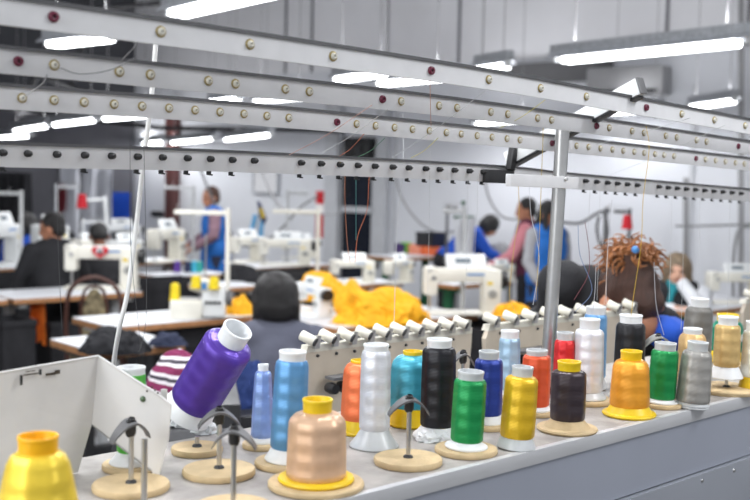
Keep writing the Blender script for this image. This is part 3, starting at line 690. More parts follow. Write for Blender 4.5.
for i, (x, y0, y1, wh) in enumerate([(430, 150, 320, 'over the green-legged bench'), (468, 175, 320, 'above the big machine, left of its pair'), (478, 175, 255, 'above the big machine, right of its pair'), (590, 188, 240, 'just right of the woman in blue'), (600, 190, 300, 'in front of the looped cable pole'), (672, 195, 300, 'over the older person, left one'), (684, 195, 330, 'over the older person, right one'), (730, 200, 320, 'near the right edge over the gold cone'), (700, 200, 300, 'over the wall beside the far right pipe')]):
    th([(x, y0), (x - 1, (y0 + y1) / 2), (x - 3, y1)], (196, 198, 200), 'fine pale thread from the stud rail ' + wh, r=.0003)
def diag(x0, y0, s0, x1, y1, s1, col, lab='left'):
    s0 -= .025; s1 += .06 if s1 >= 0 else -.03
    curve_thing('thread', [ats(x0, y0, s0), (ats(x0, y0, s0) + ats(x1, y1, s1)) / 2 - Vector((0, 0, .004)), ats(x1, y1, s1)], .0005, mat('strand_%d_%d_%d' % col, col, .6), lab, 'thread', 'loose threads strung between the rails')
for a in [(372, 105, -.16, 289, 155, .0, (214, 170, 160)), (388, 109, -.1, 320, 154, .0, (205, 207, 210)), (364, 134, -.04, 340, 156, 0, (200, 120, 90)), (385, 138, -.04, 358, 157, 0, (90, 140, 110)), (438, 138, -.04, 411, 158, 0, (214, 204, 110)), (486, 90, -.16, 392, 158, 0, (205, 207, 210)), (545, 100, -.1, 500, 128, -.04, (214, 204, 110)), (690, 118, -.16, 570, 150, 0, (205, 207, 210)), (725, 125, -.16, 610, 175, 0, (205, 207, 210)), (430, 80, -.16, 431, 126, -.04, (216, 160, 140))]: diag(*a, {372: 'pink thread slanting from top rail to stud rail, leftmost slanting one', 388: 'white thread slanting down left beside the leftmost pink one', 364: 'orange thread slanting above the black wall box', 385: 'dull green thread slanting above the black wall box', 438: 'yellow thread slanting from third rail to stud rail at the centre', 486: 'long white thread slanting across the centre to the stud rail', 545: 'yellow thread slanting between the middle rails left of the post', 690: 'white thread slanting right of the post to the third rail', 725: 'white thread slanting at far right down to the stud rail', 430: 'pink thread dropping from the red eyelet at the centre'}[a[0]])
curve_thing('thread', [ats(60, 68, -.1), ats(80, 74, -.11), ats(110, 70, -.13), ats(135, 58, -.155)], .0006, mat('strand_grey', (120, 120, 122), .6), 'grey thread sagging along the second rail at left', 'thread')
curve_thing('thread', [ats(47, 75, -.1), ats(42, 84, -.06), ats(22, 98, -.035)], .0006, M['cable'], 'pale thread between second and third rail at left', 'thread')
curve_thing('thread', [ats(145, 22, -.16), ats(138, 42, -.16), ats(122, 60, -.12)], .0005, M['cable'], 'grey thread crossing the top rail at left', 'thread')
hose = curve_thing('white_hose', [aty(156, 40, 1.8), aty(154, 65, 1.8), aty(150, 110, 1.8), aty(143, 165, 1.82), aty(137, 220, 1.85), aty(128, 290, 1.85), aty(119, 330, 1.85), aty(113, 372, 1.9), aty(110, 440, 1.95)], .0042, M['wcable'], 'white air hose hanging down in front of the left work tables', 'hose', seg=10)
# ------------------------------------------------------------------ people
def cone_cap(bm, p0, p1, r0, r1, seg=14):
    p0 = Vector(p0); p1 = Vector(p1); d = p1 - p0; L = max(d.length, 1e-5); q = Vector((0, 0, 1)).rotation_difference(d.normalized()).to_matrix().to_4x4()
    prof = [(0, -r0)] + [(r0 * math.sin(a), -r0 * math.cos(a)) for a in (.5, 1.0, 1.4)] + [(r1 * math.sin(a), L - r1 * math.cos(a)) for a in (1.75, 2.2, 2.7)] + [(0, L + r1)]
    lathe(bm, prof, seg, Matrix.Translation(p0) @ q)
def ell(bm, c, r, rot=None):
    x = bmesh.ops.create_icosphere(bm, subdivisions=3, radius=1)
    bmesh.ops.transform(bm, matrix=Matrix.Translation(c) @ (rot.to_4x4() if rot else Matrix()) @ Matrix.Diagonal((r[0], r[1], r[2], 1)), verts=x['verts'])
def remesh(name, bm, m, parent, vox=.014, smooth=4, disp=0, dscale=6):
    o = link_mesh(name, bm, m, parent)
    r = o.modifiers.new('r', 'REMESH'); r.mode = 'VOXEL'; r.voxel_size = vox; r.use_smooth_shade = True
    s = o.modifiers.new('s', 'SMOOTH'); s.factor = .5; s.iterations = smooth
    bpy.context.view_layer.update()
    dg = bpy.context.evaluated_depsgraph_get(); me = bpy.data.meshes.new_from_object(o.evaluated_get(dg)); o.modifiers.clear(); old = o.data; o.data = me; bpy.data.meshes.remove(old)
    if disp:
        for v, n in zip(me.vertices, [v.normal.copy() for v in me.vertices]): v.co += n * disp * mn.noise(v.co * dscale)
    for p in me.polygons: p.use_smooth = True
    return o
def person(label, loc, rz, joints, skin, hair, cloth, vox=.013, face=False, hairs='short', hands=True, sc=1.0, hm=None, extra=None, tilt=(0, 0, 0), group=None):
    """joints: local coords, y = forward. cloth: list of (name, kind, material)"""
    t = thing('person', label, 'person', loc, rz); t.scale = (sc, sc, sc)
    J = {k: Vector(v) for k, v in joints.items()}
    HR = Matrix.Rotation(tilt[2], 3, 'Z') @ Matrix.Rotation(tilt[0], 3, 'X') @ Matrix.Rotation(tilt[1], 3, 'Y')
    H = J['head']
    def hp(x, y, z): return H + HR @ Vector((x, y, z))
    def torso(bm, g):
        sh = (J['sl'] + J['sr']) / 2; hip = (J['hl'] + J['hr']) / 2
        cone_cap(bm, J['sl'] * .72 + J['sr'] * .28, J['sr'] * .72 + J['sl'] * .28, .085 + g, .085 + g)
        mid = sh * .62 + hip * .38; ax = (J['sr'] - J['sl']).normalized()
        up = (sh - hip).normalized(); R = Matrix((ax, up.cross(ax) * 1, up)).transposed()
        if R.determinant() < 0: R = Matrix((ax, -up.cross(ax), up)).transposed()
        ell(bm, sh * .75 + hip * .25 - up * .03, (.165 + g, .115 + g, .2 + g), R); ell(bm, mid - up * .06, (.145 + g, .108 + g, .2 + g), R); ell(bm, hip + up * .03, (.165 + g, .125 + g, .15 + g), R)
    def sleeve(bm, g, s):
        cone_cap(bm, J['s' + s], J['e' + s], .062 + g, .046 + g); cone_cap(bm, J['e' + s], J['w' + s] * .93 + J['e' + s] * .07, .045 + g, .034 + g)
    def legs(bm, g):
        for s in 'lr':
            cone_cap(bm, J['h' + s], J['k' + s], .088 + g, .06 + g); cone_cap(bm, J['k' + s], J['a' + s], .058 + g, .042 + g)
    bm = NB(); torso(bm, 0); legs(bm, 0)
    for s in 'lr': sleeve(bm, 0, s)
    cone_cap(bm, (J['sl'] + J['sr']) / 2, H + HR @ Vector((0, -.015, -.07)), .058, .052)
    ell(bm, hp(0, -.012, .025), (.074, .092, .092), HR); ell(bm, hp(0, .022, -.045), (.056, .066, .066), HR)
    ell(bm, hp(0, .088, -.015), (.013, .02, .022), HR); ell(bm, hp(0, .07, .02), (.04, .02, .02), HR)
    ex = .088 if hairs == 'cropbun' else .081
    for x in (-1, 1): ell(bm, hp(x * ex, -.01, -.012), (.014, .021, .033), HR)
    ell(bm, hp(0, .078, -.055), (.022, .012, .009), HR)
    for s in 'lr':
        f = (J['a' + s]); fw = Vector((0, .13, -.055)); cone_cap(bm, f + Vector((0, -.03, -.045)), f + fw, .038, .03)
    body = remesh('body', bm, M[skin], t, vox, 3) if False else None
    # hands: palm, four fingers and a thumb on each wrist
    for s in 'lr':
        w = J['w' + s]; d = (w - J['e' + s]).normalized(); side = d.cross(Vector((0, 0, 1))); side = side.normalized() if side.length > .1 else Vector((1, 0, 0))
        if s == 'l': side = -side
        nrm = d.cross(side).normalized()
        curl = J.get('curl' + s, None)
        if nrm.z > 0: nrm = -nrm
        cone_cap(bm, w, w + d * .03, .026, .024)
        for q in (-1, 0, 1): cone_cap(bm, w + d * .03 + side * q * .017, w + d * .085 + side * q * .02, .015, .012, 8)
        for i, (q, L) in enumerate(((-1.5, .062), (-.5, .074), (.5, .07), (1.5, .054))):
            a = w + d * .085 + side * q * .017; b = a + (d * .9 + nrm * .35).normalized() * L * .5; c = b + (d * .6 + nrm * .8).normalized() * L * .5
            cone_cap(bm, a, b, .0095, .009, 8); cone_cap(bm, b, c, .009, .008, 8)
        a = w + d * .03 - side * .02; b = a + (d * .6 - side * .8).normalized() * .038; cone_cap(bm, a, b, .013, .011, 8); cone_cap(bm, b, b + (d * .9 - side * .1 + nrm * .3).normalized() * .032, .011, .009, 8)
    body = remesh('body', bm, M[skin], t, vox if vox < .009 else .0085, 2)
    me = body.data
    for x in (M['eyed'], M['lips']): me.materials.append(x)
    HI = HR.inverted()
    for p in me.polygons:
        q = HI @ (p.center - H)
        if q.y > .045:
            for x in (-.031, .031):
                if ((q.x - x) / .014) ** 2 + ((q.z - .012) / .006) ** 2 < 1: p.material_index = 1
            if (q.x / .024) ** 2 + ((q.z + .055) / .008) ** 2 < 1: p.material_index = 2
    for nm, kind, m in cloth:
        bm = NB()
        if kind == 'top':
            torso(bm, .014)
            for s in 'lr': sleeve(bm, .012, s)
            cone_cap(bm, (J['sl'] + J['sr']) / 2, (J['sl'] + J['sr']) / 2 + (H - (J['sl'] + J['sr']) / 2) * .3, .075, .066)
        elif kind == 'hood':
            c = (J['sl'] + J['sr']) / 2; ell(bm, c + Vector((0, -.07, .03)), (.12, .06, .07))
        elif kind == 'vest': torso(bm, .026); 
        elif kind == 'apron':
            torso(bm, .03); hip = (J['hl'] + J['hr']) / 2; cone_cap(bm, hip, hip - Vector((0, 0, .3)), .17, .19)
        elif kind == 'sleeves':
            for s in 'lr': sleeve(bm, .013, s)
        elif kind == 'trousers':
            legs(bm, .015); hip = (J['hl'] + J['hr']) / 2; ell(bm, hip, (.18, .14, .13))
        elif kind == 'scarf':
            c = (J['sl'] + J['sr']) / 2 + Vector((0, .03, .07)); lathe(bm, [(.05, -.04), (.085, -.035), (.09, 0), (.075, .035), (.05, .03)], 20, Matrix.Translation(c), closed=True)
            cone_cap(bm, c + Vector((.02, .07, -.03)), c + Vector((.04, .11, -.13)), .03, .02)
        elif kind == 'shoes':
            for s in 'lr': cone_cap(bm, J['a' + s] + Vector((0, -.035, -.045)), J['a' + s] + Vector((0, .14, -.055)), .045, .038)
        remesh(nm, bm, M[m], t, .0125, 3, .007, 9)
    # hair
    bm = NB()
    if hairs == 'short':
        ell(bm, hp(0, -.028, .045), (.086, .09, .088), HR); ell(bm, hp(0, -.055, -.01), (.078, .055, .07), HR)
    elif hairs == 'bob':
        ell(bm, hp(0, -.026, .03), (.1, .104, .1), HR); ell(bm, hp(0, -.036, -.02), (.102, .09, .1), HR)
        for x in (-1, 1): cone_cap(bm, hp(x * .08, -.01, .03), hp(x * .088, -.01, -.09), .028, .02)
    elif hairs == 'long':
        ell(bm, hp(0, -.025, .042), (.09, .096, .09), HR); ell(bm, hp(0, -.06, -.03), (.085, .055, .09), HR)
        for x in (-1, 0, 1): cone_cap(bm, hp(x * .05, -.06, -.05), hp(x * .055, -.075 if x else -.09, -.36), .042, .026)
        for x in (-1, 1): cone_cap(bm, hp(x * .078, .0, .03), hp(x * .105, .1, -.27), .028, .028)
    elif hairs == 'ponytail':
        ell(bm, hp(0, -.028, .04), (.085, .09, .086), HR); ell(bm, hp(0, -.05, -.01), (.07, .05, .06), HR); cone_cap(bm, hp(0, -.12, .0), hp(0, -.14, -.16), .035, .018)
    elif hairs == 'cropbun':
        ell(bm, hp(0, -.02, .034), (.081, .096, .086), HR); ell(bm, hp(0, -.058, -.02), (.064, .048, .055), HR); ell(bm, hp(0, -.06, .085), (.055, .055, .05), HR)
    remesh('hair', bm, M[hm or hair], t, .008, 3, .004, 30)
    return t, hp
def standing(h=1.5, fw=0):
    k = h / 1.6
    J = dict(hl=(-.09, 0, .84), hr=(.09, 0, .84), kl=(-.1, .02, .45), kr=(.1, .02, .45), al=(-.1, 0, .08), ar=(.1, 0, .08),
        sl=(-.165, fw * .3, 1.28), sr=(.165, fw * .3, 1.28), el=(-.21, fw * .3, 1.02), er=(.21, fw * .3, 1.02), wl=(-.2, .15 + fw * .3, .85), wr=(.2, .15 + fw * .3, .85), head=(0, fw * .5 + .02, 1.475))
    return {a: Vector(b) * k for a, b in J.items()}
def seated(h=1.22, lean=.12):
    z = h - 1.22
    return {a: Vector(b) for a, b in dict(hl=(-.1, 0, .52), hr=(.1, 0, .52), kl=(-.12, .42, .5), kr=(.12, .42, .5), al=(-.12, .4, .09), ar=(.12, .4, .09),
        sl=(-.17, lean, .94 + z), sr=(.17, lean, .94 + z), el=(-.23, lean + .12, .7 + z), er=(.23, lean + .12, .7 + z), wl=(-.15, lean + .36, .82), wr=(.15, lean + .36, .82), head=(0, lean + .06, 1.11 + z)).items()}
def stool(loc, rz, label):
    t = thing('work_stool', label, 'stool', loc, rz)
    bm = NB(); lathe(bm, [(0, .38), (.17, .38), (.18, .39), (.18, .41), (.16, .425), (0, .425)], 24); link_mesh('seat', bm, M['chairw'], t)
    for i in range(4):
        a = math.pi / 4 + i * math.pi / 2; bm = NB(); tube(bm, [(.12 * math.cos(a), .12 * math.sin(a), .385), (.18 * math.cos(a), .18 * math.sin(a), 0)], .013, 8); link_mesh('leg', bm, M['dsteel'], t)
    return t
R = math.radians
# person heading: local +y forward; rz turns it. table fronts face -V, so people working at a table look along +V (rz = UA)
def at_px(px, py, Y, z): 
    p = aty(px, py, Y); return Vector((p.x, p.y, z))
# E grey hoodie, seen from behind
J = seated(1.19, .1); J['el'] = Vector((-.3, .16, .74)); J['er'] = Vector((.31, .16, .74))
person('person in charcoal hoodie with black bobbed hair, seated with back to the machine', at_px(277, 300, 4.45, 0), R(8), J, 'skin3', 'hairb', [('hoodie', 'top', 'c_char'), ('trousers', 'trousers', 'c_denim'), ('shoes', 'shoes', 'c_black')], hairs='bob', tilt=(R(-14), 0, R(8)))
stool(at_px(277, 300, 4.45, 0), 0, 'low round stool under the person in the charcoal hoodie')
# A black shirt at left
J = seated(1.3, .14); J['el'] = Vector((-.27, .2, .72)); J['er'] = Vector((.27, .2, .72))
person('person in black top seated at the left table, dark hair tied back, face turned left', at_px(60, 250, 7.9, 0), R(35), J, 'skin', 'hairb', [('shirt', 'top', 'c_black'), ('trousers', 'trousers', 'c_black'), ('shoes', 'shoes', 'c_black')], hairs='short', tilt=(R(-12), 0, R(50)))
stool(at_px(60, 250, 7.9, 0), 0, 'stool under the person in the black top at the left table')
# B blue at far left
person('person in royal blue top bent over a machine at the far left', at_px(28, 230, 10.1, 0), R(20), seated(1.2, .2), 'skin3', 'hairb', [('shirt', 'top', 'c_roy'), ('trousers', 'trousers', 'c_black'), ('shoes', 'shoes', 'c_black')], hairs='bob', tilt=(R(-25), 0, 0))
stool(at_px(28, 230, 10.1, 0), 0, 'stool under the person in royal blue at far left')
# C dark jacket
J = seated(1.16, .24)
person('person in black jacket hunched over a machine behind the red felt heart', at_px(105, 240, 9.2, 0), R(25), J, 'skin3', 'hairb', [('jacket', 'top', 'c_black'), ('trousers', 'trousers', 'c_denim'), ('shoes', 'shoes', 'c_black')], hairs='short', tilt=(R(-40), 0, 0))
stool(at_px(105, 240, 9.2, 0), 0, 'stool under the hunched person in the black jacket')
# D standing in blue tabard
J = standing(1.5, .1); J['er'] = Vector((.3, .05, .98)); J['wr'] = Vector((.24, .26, .86)); J['el'] = Vector((-.26, .05, .98)); J['wl'] = Vector((-.2, .26, .84))
person('person standing at left in a blue tabard over a pink check sleeve, head turned left', at_px(216, 220, 11.6, 0), R(105), J, 'skin', 'hairbr', [('sleeves', 'sleeves', 'c_plaid'), ('tabard', 'apron', 'c_blue'), ('trousers', 'trousers', 'c_denim'), ('shoes', 'shoes', 'c_black')], hairs='short', tilt=(R(-10), 0, R(20)))
# G maroon
J = standing(1.47, .06); J['er'] = Vector((.27, .1, .93)); J['wr'] = Vector((.26, .34, .8)); J['el'] = Vector((-.26, .12, .93)); J['wl'] = Vector((-.22, .36, .8))
person('person standing in a maroon vest with dusty pink sleeves, one hand on the table', at_px(530, 220, 10.2, 0), R(72), J, 'skin', 'hairb', [('sleeves', 'sleeves', 'c_pink'), ('vest', 'vest', 'c_mar'), ('trousers', 'trousers', 'c_black'), ('shoes', 'shoes', 'c_black')], hairs='short', tilt=(R(-12), 0, R(15)))
# H blue vest
J = standing(1.46, .02)
person('person standing in a blue vest with grey sleeves, long black hair, behind the steel post', at_px(548, 220, 9.3, 0), R(205), J, 'skin', 'hairb', [('sleeves', 'sleeves', 'c_grey'), ('vest', 'apron', 'c_blue'), ('trousers', 'trousers', 'c_denim'), ('shoes', 'shoes', 'c_black')], hairs='long', tilt=(R(-14), 0, R(20)))
# F bending person, black hair, white and blue
J = standing(1.5, .0); J['sl'] = Vector((-.16, .3, 1.08)); J['sr'] = Vector((.16, .3, 1.08)); J['head'] = Vector((0, .5, 1.17)); J['el'] = Vector((-.2, .42, .9)); J['er'] = Vector((.2, .42, .9)); J['wl'] = Vector((-.16, .6, .82)); J['wr'] = Vector((.16, .6, .82))
person('person in a royal blue top bending forward, black hair, beside the tall thread pole', at_px(446, 250, 11.3, 0), R(-78), J, 'skin', 'hairb', [('top', 'top', 'c_roy'), ('trousers', 'trousers', 'c_black'), ('shoes', 'shoes', 'c_black')], hairs='bob', tilt=(R(-50), 0, 0), sc=.98)
# J seated at right, hand on chin
J = seated(1.13, .08); J['wl'] = Vector((-.035, .18, .94)); J['el'] = Vector((-.2, .3, .74)); J['er'] = Vector((.25, .18, .7)); J['wr'] = Vector((.0, .34, .76))
pj, hpj = person('older person with greying hair, teal scarf and black vest, resting chin on hand', at_px(679, 262, 7.7, 0), R(160), J, 'skin2', 'hairg', [('sleeves', 'sleeves', 'c_white'), ('vest', 'vest', 'c_black'), ('scarf', 'scarf', 'c_teal'), ('trousers', 'trousers', 'c_denim'), ('shoes', 'shoes', 'c_black')], hairs='bob', tilt=(R(-8), 0, R(5)))
stool(at_px(676, 262, 7.7, 0), 0, 'stool under the older person at right')
# I big head with copper bun, leaning over
J = standing(1.6, 0)
J.update({k: Vector(v) for k, v in dict(hl=(-.5, .2, .84), hr=(-.32, .32, .84), kl=(-.48, .25, .45), kr=(-.3, .37, .45), al=(-.5, .2, .08), ar=(-.32, .32, .08), sl=(-.15, .02, 1.335), sr=(.17, .15, 1.2), el=(-.16, .2, 1.02), er=(.26, .34, .97), wl=(-.02, .42, .87), wr=(.16, .5, .86), head=(.02, -.06, 1.3)).items()})
pi, hpi = person('person with shaved nape and curly copper bun leaning over behind the thread cones, black top', at_px(616, 300, 2.93, 0), 0, J, 'skin', 'hairbr', [('top', 'top', 'c_black'), ('trousers', 'trousers', 'c_denim'), ('shoes', 'shoes', 'c_black')], hairs='cropbun', tilt=(R(-30), R(-4), R(22)), vox=.008)
bm = NB(); rnd = random.Random(4)
bc = hpi(-.0, -.075, .108)
ell(bm, bc, (.05, .04, .032))
for i in range(170):
    d = Vector((rnd.gauss(0, 1.25), rnd.gauss(-.2, .8), rnd.gauss(.3, .7))).normalized(); a = bc + Vector((d.x * .035, d.y * .025, d.z * .02)); Lc = rnd.uniform(.03, .075); ph = rnd.uniform(0, 6.28); rc = rnd.uniform(.006, .013)
    x = d.cross(Vector((.3, .2, 1))).normalized(); y = d.cross(x); pts = []
    for q in range(13):
        f = q / 12; an = ph + f * 7.5; pts.append(a + d * Lc * f + (x * math.cos(an) + y * math.sin(an)) * rc * min(1, f * 3) + Vector((0, 0, -.025 * f * f)))
    tube(bm, pts, [.0038 - .0024 * k / 12 for k in range(13)], 5)
link_mesh('bun_curls', bm, M['hairc'], pi)
bm = NB(); lathe(bm, [(.006, -.004), (.01, -.003), (.011, 0), (.01, .003), (.006, .004)], 20, Matrix.Translation(bc + Vector((0, -.055, .02))) @ Matrix.Rotation(1.2, 4, 'X'), closed=True); ell(bm, bc + Vector((0, -.058, .02)), (.008, .006, .008)); link_mesh('hair_tie', bm, M['blue_s'], pi)
bm = NB(); cc = aty(664, 332, 2.83); ell(bm, cc - pi.location, (.05, .05, .045)); cone_cap(bm, cc - pi.location, Vector((.2, .1, 1.18)), .045, .06); remesh('blue_collar', bm, M['c_roy'], pi, .01, 3, .006, 20)
# ------------------------------------------------------------------ furniture and machines
def table(name, label, loc, L, D, h=.77, rz=UA, top='lam', leg='legm', edge='edge', cat='work table', x0=0, rail=True):
    """loc = near-left corner on the floor plane, L along +x, D along +y"""
    t = thing(name, label, cat, (loc.x, loc.y, 0), rz)
    bm = NB(); box(bm, (x0 + L / 2, D / 2, h - .0025), (L, D, .005)); link_mesh('laminate_top', bm, M[top], t, smooth=False)
    bm = NB(); box(bm, (x0 + L / 2, D / 2, h - .022), (L + .002, D + .002, .034), bev=.003); link_mesh('board', bm, M[edge], t)
    for sx in (.08, L - .08):
        bm = NB(); box(bm, (x0 + sx, D / 2, (h - .04) / 2 + .02), (.055, .07, h - .06), bev=.005); box(bm, (x0 + sx, D / 2, .025), (.07, D * .95, .05), bev=.006); box(bm, (x0 + sx, D / 2, h - .055), (.05, D * .85, .035)); link_mesh('leg_frame', bm, M[leg], t)
    if rail:
        bm = NB(); box(bm, (x0 + L / 2, D / 2, .22), (L - .2, .04, .05), bev=.004); link_mesh('cross_rail', bm, M[leg], t)
    return t
def sewing_machine(label, loc, rz, sc=1, m='mach', panel=True, flip=False, group=None, heart=False):
    t = thing('sewing_machine', label, 'sewing machine', loc, rz, group); t.scale = (-sc if flip else sc, sc, sc)
    bm = NB(); box(bm, (0, 0, .012), (.5, .19, .02), bev=.006); link_mesh('bed_plate', bm, M['steel' if m == 'x' else m], t)
    bm = NB(); box(bm, (.19, 0, .17), (.12, .13, .3), bev=.022); box(bm, (-.01, 0, .275), (.42, .11, .1), bev=.025); link_mesh('arm', bm, M[m], t)
    bm = NB(); box(bm, (-.21, 0, .235), (.085, .125, .2), bev=.022); link_mesh('head', bm, M[m], t)
    bm = NB(); lathe(bm, [(0, -.02), (.05, -.02), (.06, -.012), (.06, .012), (.05, .02), (0, .02)], 24, Matrix.Translation((.278, 0, .25)) @ Matrix.Rotation(math.pi / 2, 4, 'Y')); link_mesh('hand_wheel', bm, M['blackp'], t)
    bm = NB(); tube(bm, [(-.21, -.01, .14), (-.21, -.01, .03)], .005, 8); tube(bm, [(-.21, .02, .14), (-.21, .02, .04)], .004, 8); box(bm, (-.21, -.005, .03), (.02, .045, .005)); link_mesh('needle_bar', bm, M['steel'], t)
    for x, r in ((-.2, .016), (-.225, .01)):
        bm = NB(); lathe(bm, [(0, .02), (.004, .02), (.004, .012), (r, .012), (r, .004), (r * .6, 0)], 14, Matrix.Translation((x, -.062, .26 + (.05 if r < .012 else 0))) @ Matrix.Rotation(math.pi / 2, 4, 'X')); link_mesh('tension_knob', bm, M['steel'], t)
    bm = NB(); lathe(bm, [(0, .012), (.026, .012), (.03, .004), (.03, 0)], 20, Matrix.Translation((.19, -.064, .15)) @ Matrix.Rotation(math.pi / 2, 4, 'X')); link_mesh('stitch_dial', bm, M['capl'], t)
    bm = NB(); box(bm, (.17, -.0665, .225), (.035, .003, .022)); link_mesh('sticker', bm, M['ysticker'], t)
    bm = NB(); box(bm, (.08, -.0565, .285), (.12, .003, .014)); link_mesh('name_strip', bm, M['blue_s'], t)
    if panel:
        Rx = Matrix.Rotation(R(-25), 3, 'X'); bm = NB(); box(bm, (.02, .0, .37), (.26, .03, .11), Rx, .008); o = link_mesh('control_panel', bm, M['machw'], t)
        bm = NB(); box(bm, Vector((.0, -.0155, .377)), (.1, .004, .035), Rx); link_mesh('screen', bm, M['lcd'], o)
        bm = NB()
        for i in range(4): box(bm, Vector((-.07 + .045 * i, -.022, .345)), (.02, .004, .012), Rx)
        link_mesh('keys', bm, M['capl'], o)
    if heart:
        bm = NB(); ps = []
        for i in range(24):
            a = i / 24 * 2 * math.pi; ps.append((.052 * math.sin(a) ** 3 * 1.1, 0, .045 * (13 * math.cos(a) - 5 * math.cos(2 * a) - 2 * math.cos(3 * a) - math.cos(4 * a)) / 15))
        prism(bm, [Vector(p) + Vector((-.0, -.09, .27)) for p in ps], (0, .025, 0)); h = link_mesh('heart', bm, M['red'])
        bpy.context.view_layer.update(); h.matrix_world = t.matrix_basis.copy(); h.name = 'pincushion'; tag(h, 'red felt heart pincushion with white and black middle hanging on the left machine', 'pincushion')
        bm = NB(); ell(bm, (0, -.092, .275), (.026, .008, .022)); link_mesh('white_patch', bm, M['c_white'], h)
        bm = NB(); ell(bm, (.004, -.101, .272), (.013, .005, .016)); link_mesh('black_patch', bm, M['blackp'], h)
    return t
def thread_pole(label, loc, h, arm, rz=0, z0=0, m='machw', arms=1, cones=()):
    t = thing('thread_stand', label, 'thread stand', loc, rz)
    bm = NB(); tube(bm, [(0, 0, 0), (0, 0, h)], .016, 10); link_mesh('pole', bm, M[m], t)
    bm = NB(); lathe(bm, [(0, .0), (.04, 0), (.04, .012), (.018, .02)], 16); link_mesh('base_flange', bm, M[m], t)
    for i in range(arms):
        z = h - .03 - i * .32; bm = NB(); box(bm, (arm / 2, 0, z), (abs(arm), .022, .03), bev=.004); link_mesh('guide_arm', bm, M[m], t)
        for f in (.35, .7, .95):
            bm = NB(); tube(bm, [(arm * f, 0, z + .01), (arm * f, 0, z + .05), (arm * f + .02, 0, z + .05)], .003, 6)
            link_mesh('guide_hook', bm, M['steel'], t)
    return t
def small_cone(label, loc, r, h, col, group=None, top='w'):
    t = thing('thread_cone', label, 'thread cone', loc, 0, group)
    bm = NB(); lathe(bm, [(r * .4, .006), (r, .006), (r * .82, h * .9), (r * .5, h * .96), (r * .4, h * .96)], 20); link_mesh('wound_thread', bm, thread_mat(col), t)
    bm = NB(); lathe(bm, [(0, 0), (r * 1.05, 0), (r * 1.05, .007), (r * .38, .009), (r * .38, h), (r * .28, h), (r * .28, .01), (0, .01)], 20); link_mesh('plastic_core', bm, M['tubew' if top == 'w' else 'tubey'], t)
    return t
def heap(label, px, py, Y, wpx, hpx, m, seed=0, name='cloth_heap', z=None, depth=.6, cat='fabric', amp=.5, peaks=()):
    """draped heap; base centre at pixel"""
    p = aty(px, py, Y) if z is None else atz(px, py, z); k = p.y / F; bm = NB(); bmesh.ops.create_icosphere(bm, subdivisions=5, radius=1)
    w, h = wpx / 2 * k, hpx * k
    for v in bm.verts:
        d = v.co.normalized(); q = Vector((d.x * 1.8 + seed, d.y * 1.8, d.z * 1.3)); n = mn.noise(q) * .9 + .35 * (1 - 2 * abs(mn.noise(q * 2.7))) + .12 * (1 - 2 * abs(mn.noise(q * 7)))
        r = 1 + amp * n * .55; z = max(0, d.z) * (1 + .5 * amp * n)
        for cx, hh, ww in peaks: z += max(0, d.z) * hh * math.exp(-((d.x - cx) / ww) ** 2)
        v.co = Vector((d.x * w * r, d.y * w * depth * r, z * h))
    o = link_mesh(name, bm, M[m] if isinstance(m, str) else m); o.location = p; return tag(o, label, cat)
TZ = .77
def tbl(px, py, label, px2=None, py2=None, L=1.2, D=.56, name='sewing_table', **k):
    c = atz(px, py, TZ)
    if px2 is not None: L = (atz(px2, py2, TZ) - c).length
    return table(name, label, c, L, D, **k)
_c = atz(14, 299, TZ) - U * 1.24; table('sewing_table', 'white-topped sewing table cut by the left edge', _c, 1.2, .56)
tbl(14, 299, 'white-topped sewing table with grey legs in front of the seated person in black', 141, 291)
c = atz(112, 327, TZ); D2 = (atz(75, 317, TZ) - c).length
tbl(112, 327, 'white-topped table with thick plywood edge holding the overlock machine', 262, 315, D=D2)
tbl(-60, 271, 'narrow sewing table far left behind the seated person in black', 24, 267)
tbl(96, 264, 'sewing table behind the red felt heart', 183, 260, D=.5)
tbl(160, 277, 'sewing table with small coloured cones in front of the person in the blue tabard', 226, 273, D=.4)
tbl(216, 288, 'sewing table edge between the overlock and the black cloth', 262, 285, D=.4)
tbl(336, 328, 'long plywood-edged table under the amber cloth and the big sewing machine', 512, 320, D=.75)
tbl(396, 258, 'green-legged bench at the wall holding a row of coloured boxes', 448, 256, D=.5, leg='green')
tbl(474, 264, 'bench with brown edge near the person in maroon', 540, 261, D=.6)
tbl(455, 285, 'low brown-edged table in front of the standing pair', 512, 281, D=.3, leg='green')
tbl(96, 352, 'white table top in front of the overlock table, right behind the bent tray', 194, 346, D=.5, leg='dsteel')
tbl(696, 312, 'white-topped table with green legs at far right', 790, 303, D=.7, leg='green')
tbl(262, 318, 'table behind the charcoal hoodie holding the smaller amber heap', L=.62, D=.6)
tbl(256, 268, 'machine table in front of the flag pennant', 330, 264, D=.5)
tbl(338, 286, 'machine table in front of the glazed door', 412, 283, D=.45)
# machines
def onT(px, py): return atz(px, py, TZ)
def SM(px, py, label, rz=UA, sc=1, zs=.78, **k):
    t = sewing_machine(label, onT(px, py), rz, sc, **k); t.scale = (t.scale[0], t.scale[1], sc * zs); return t
SM(461, 314, 'big cream sewing machine with control panel and yellow sticker, right of the amber cloth', sc=1.0, zs=.92, rz=R(8))
SM(102, 289, 'cream sewing machine without panel holding the red felt heart', sc=1.05, zs=.95, rz=R(4), panel=False, heart=True)
SM(311, 315, 'white sewing machine with panel right behind the shoulder of the charcoal hoodie', rz=R(-58), sc=.72, zs=.8, m='machw')
SM(2, 266, 'cream machine with yellow sticker at the left edge', rz=R(80), sc=1.05, zs=1.1, m='machw')
SM(166, 262, 'cream machine with yellow sticker between the white hose and the person in the blue tabard', rz=R(70), sc=1.05, zs=.95)
SM(124, 262, 'cream machine right behind the white hose', rz=R(60), sc=.85, m='machw')
SM(50, 262, 'white machine panel between the two people at far left', rz=R(70), sc=.9, zs=1.2, m='machw')
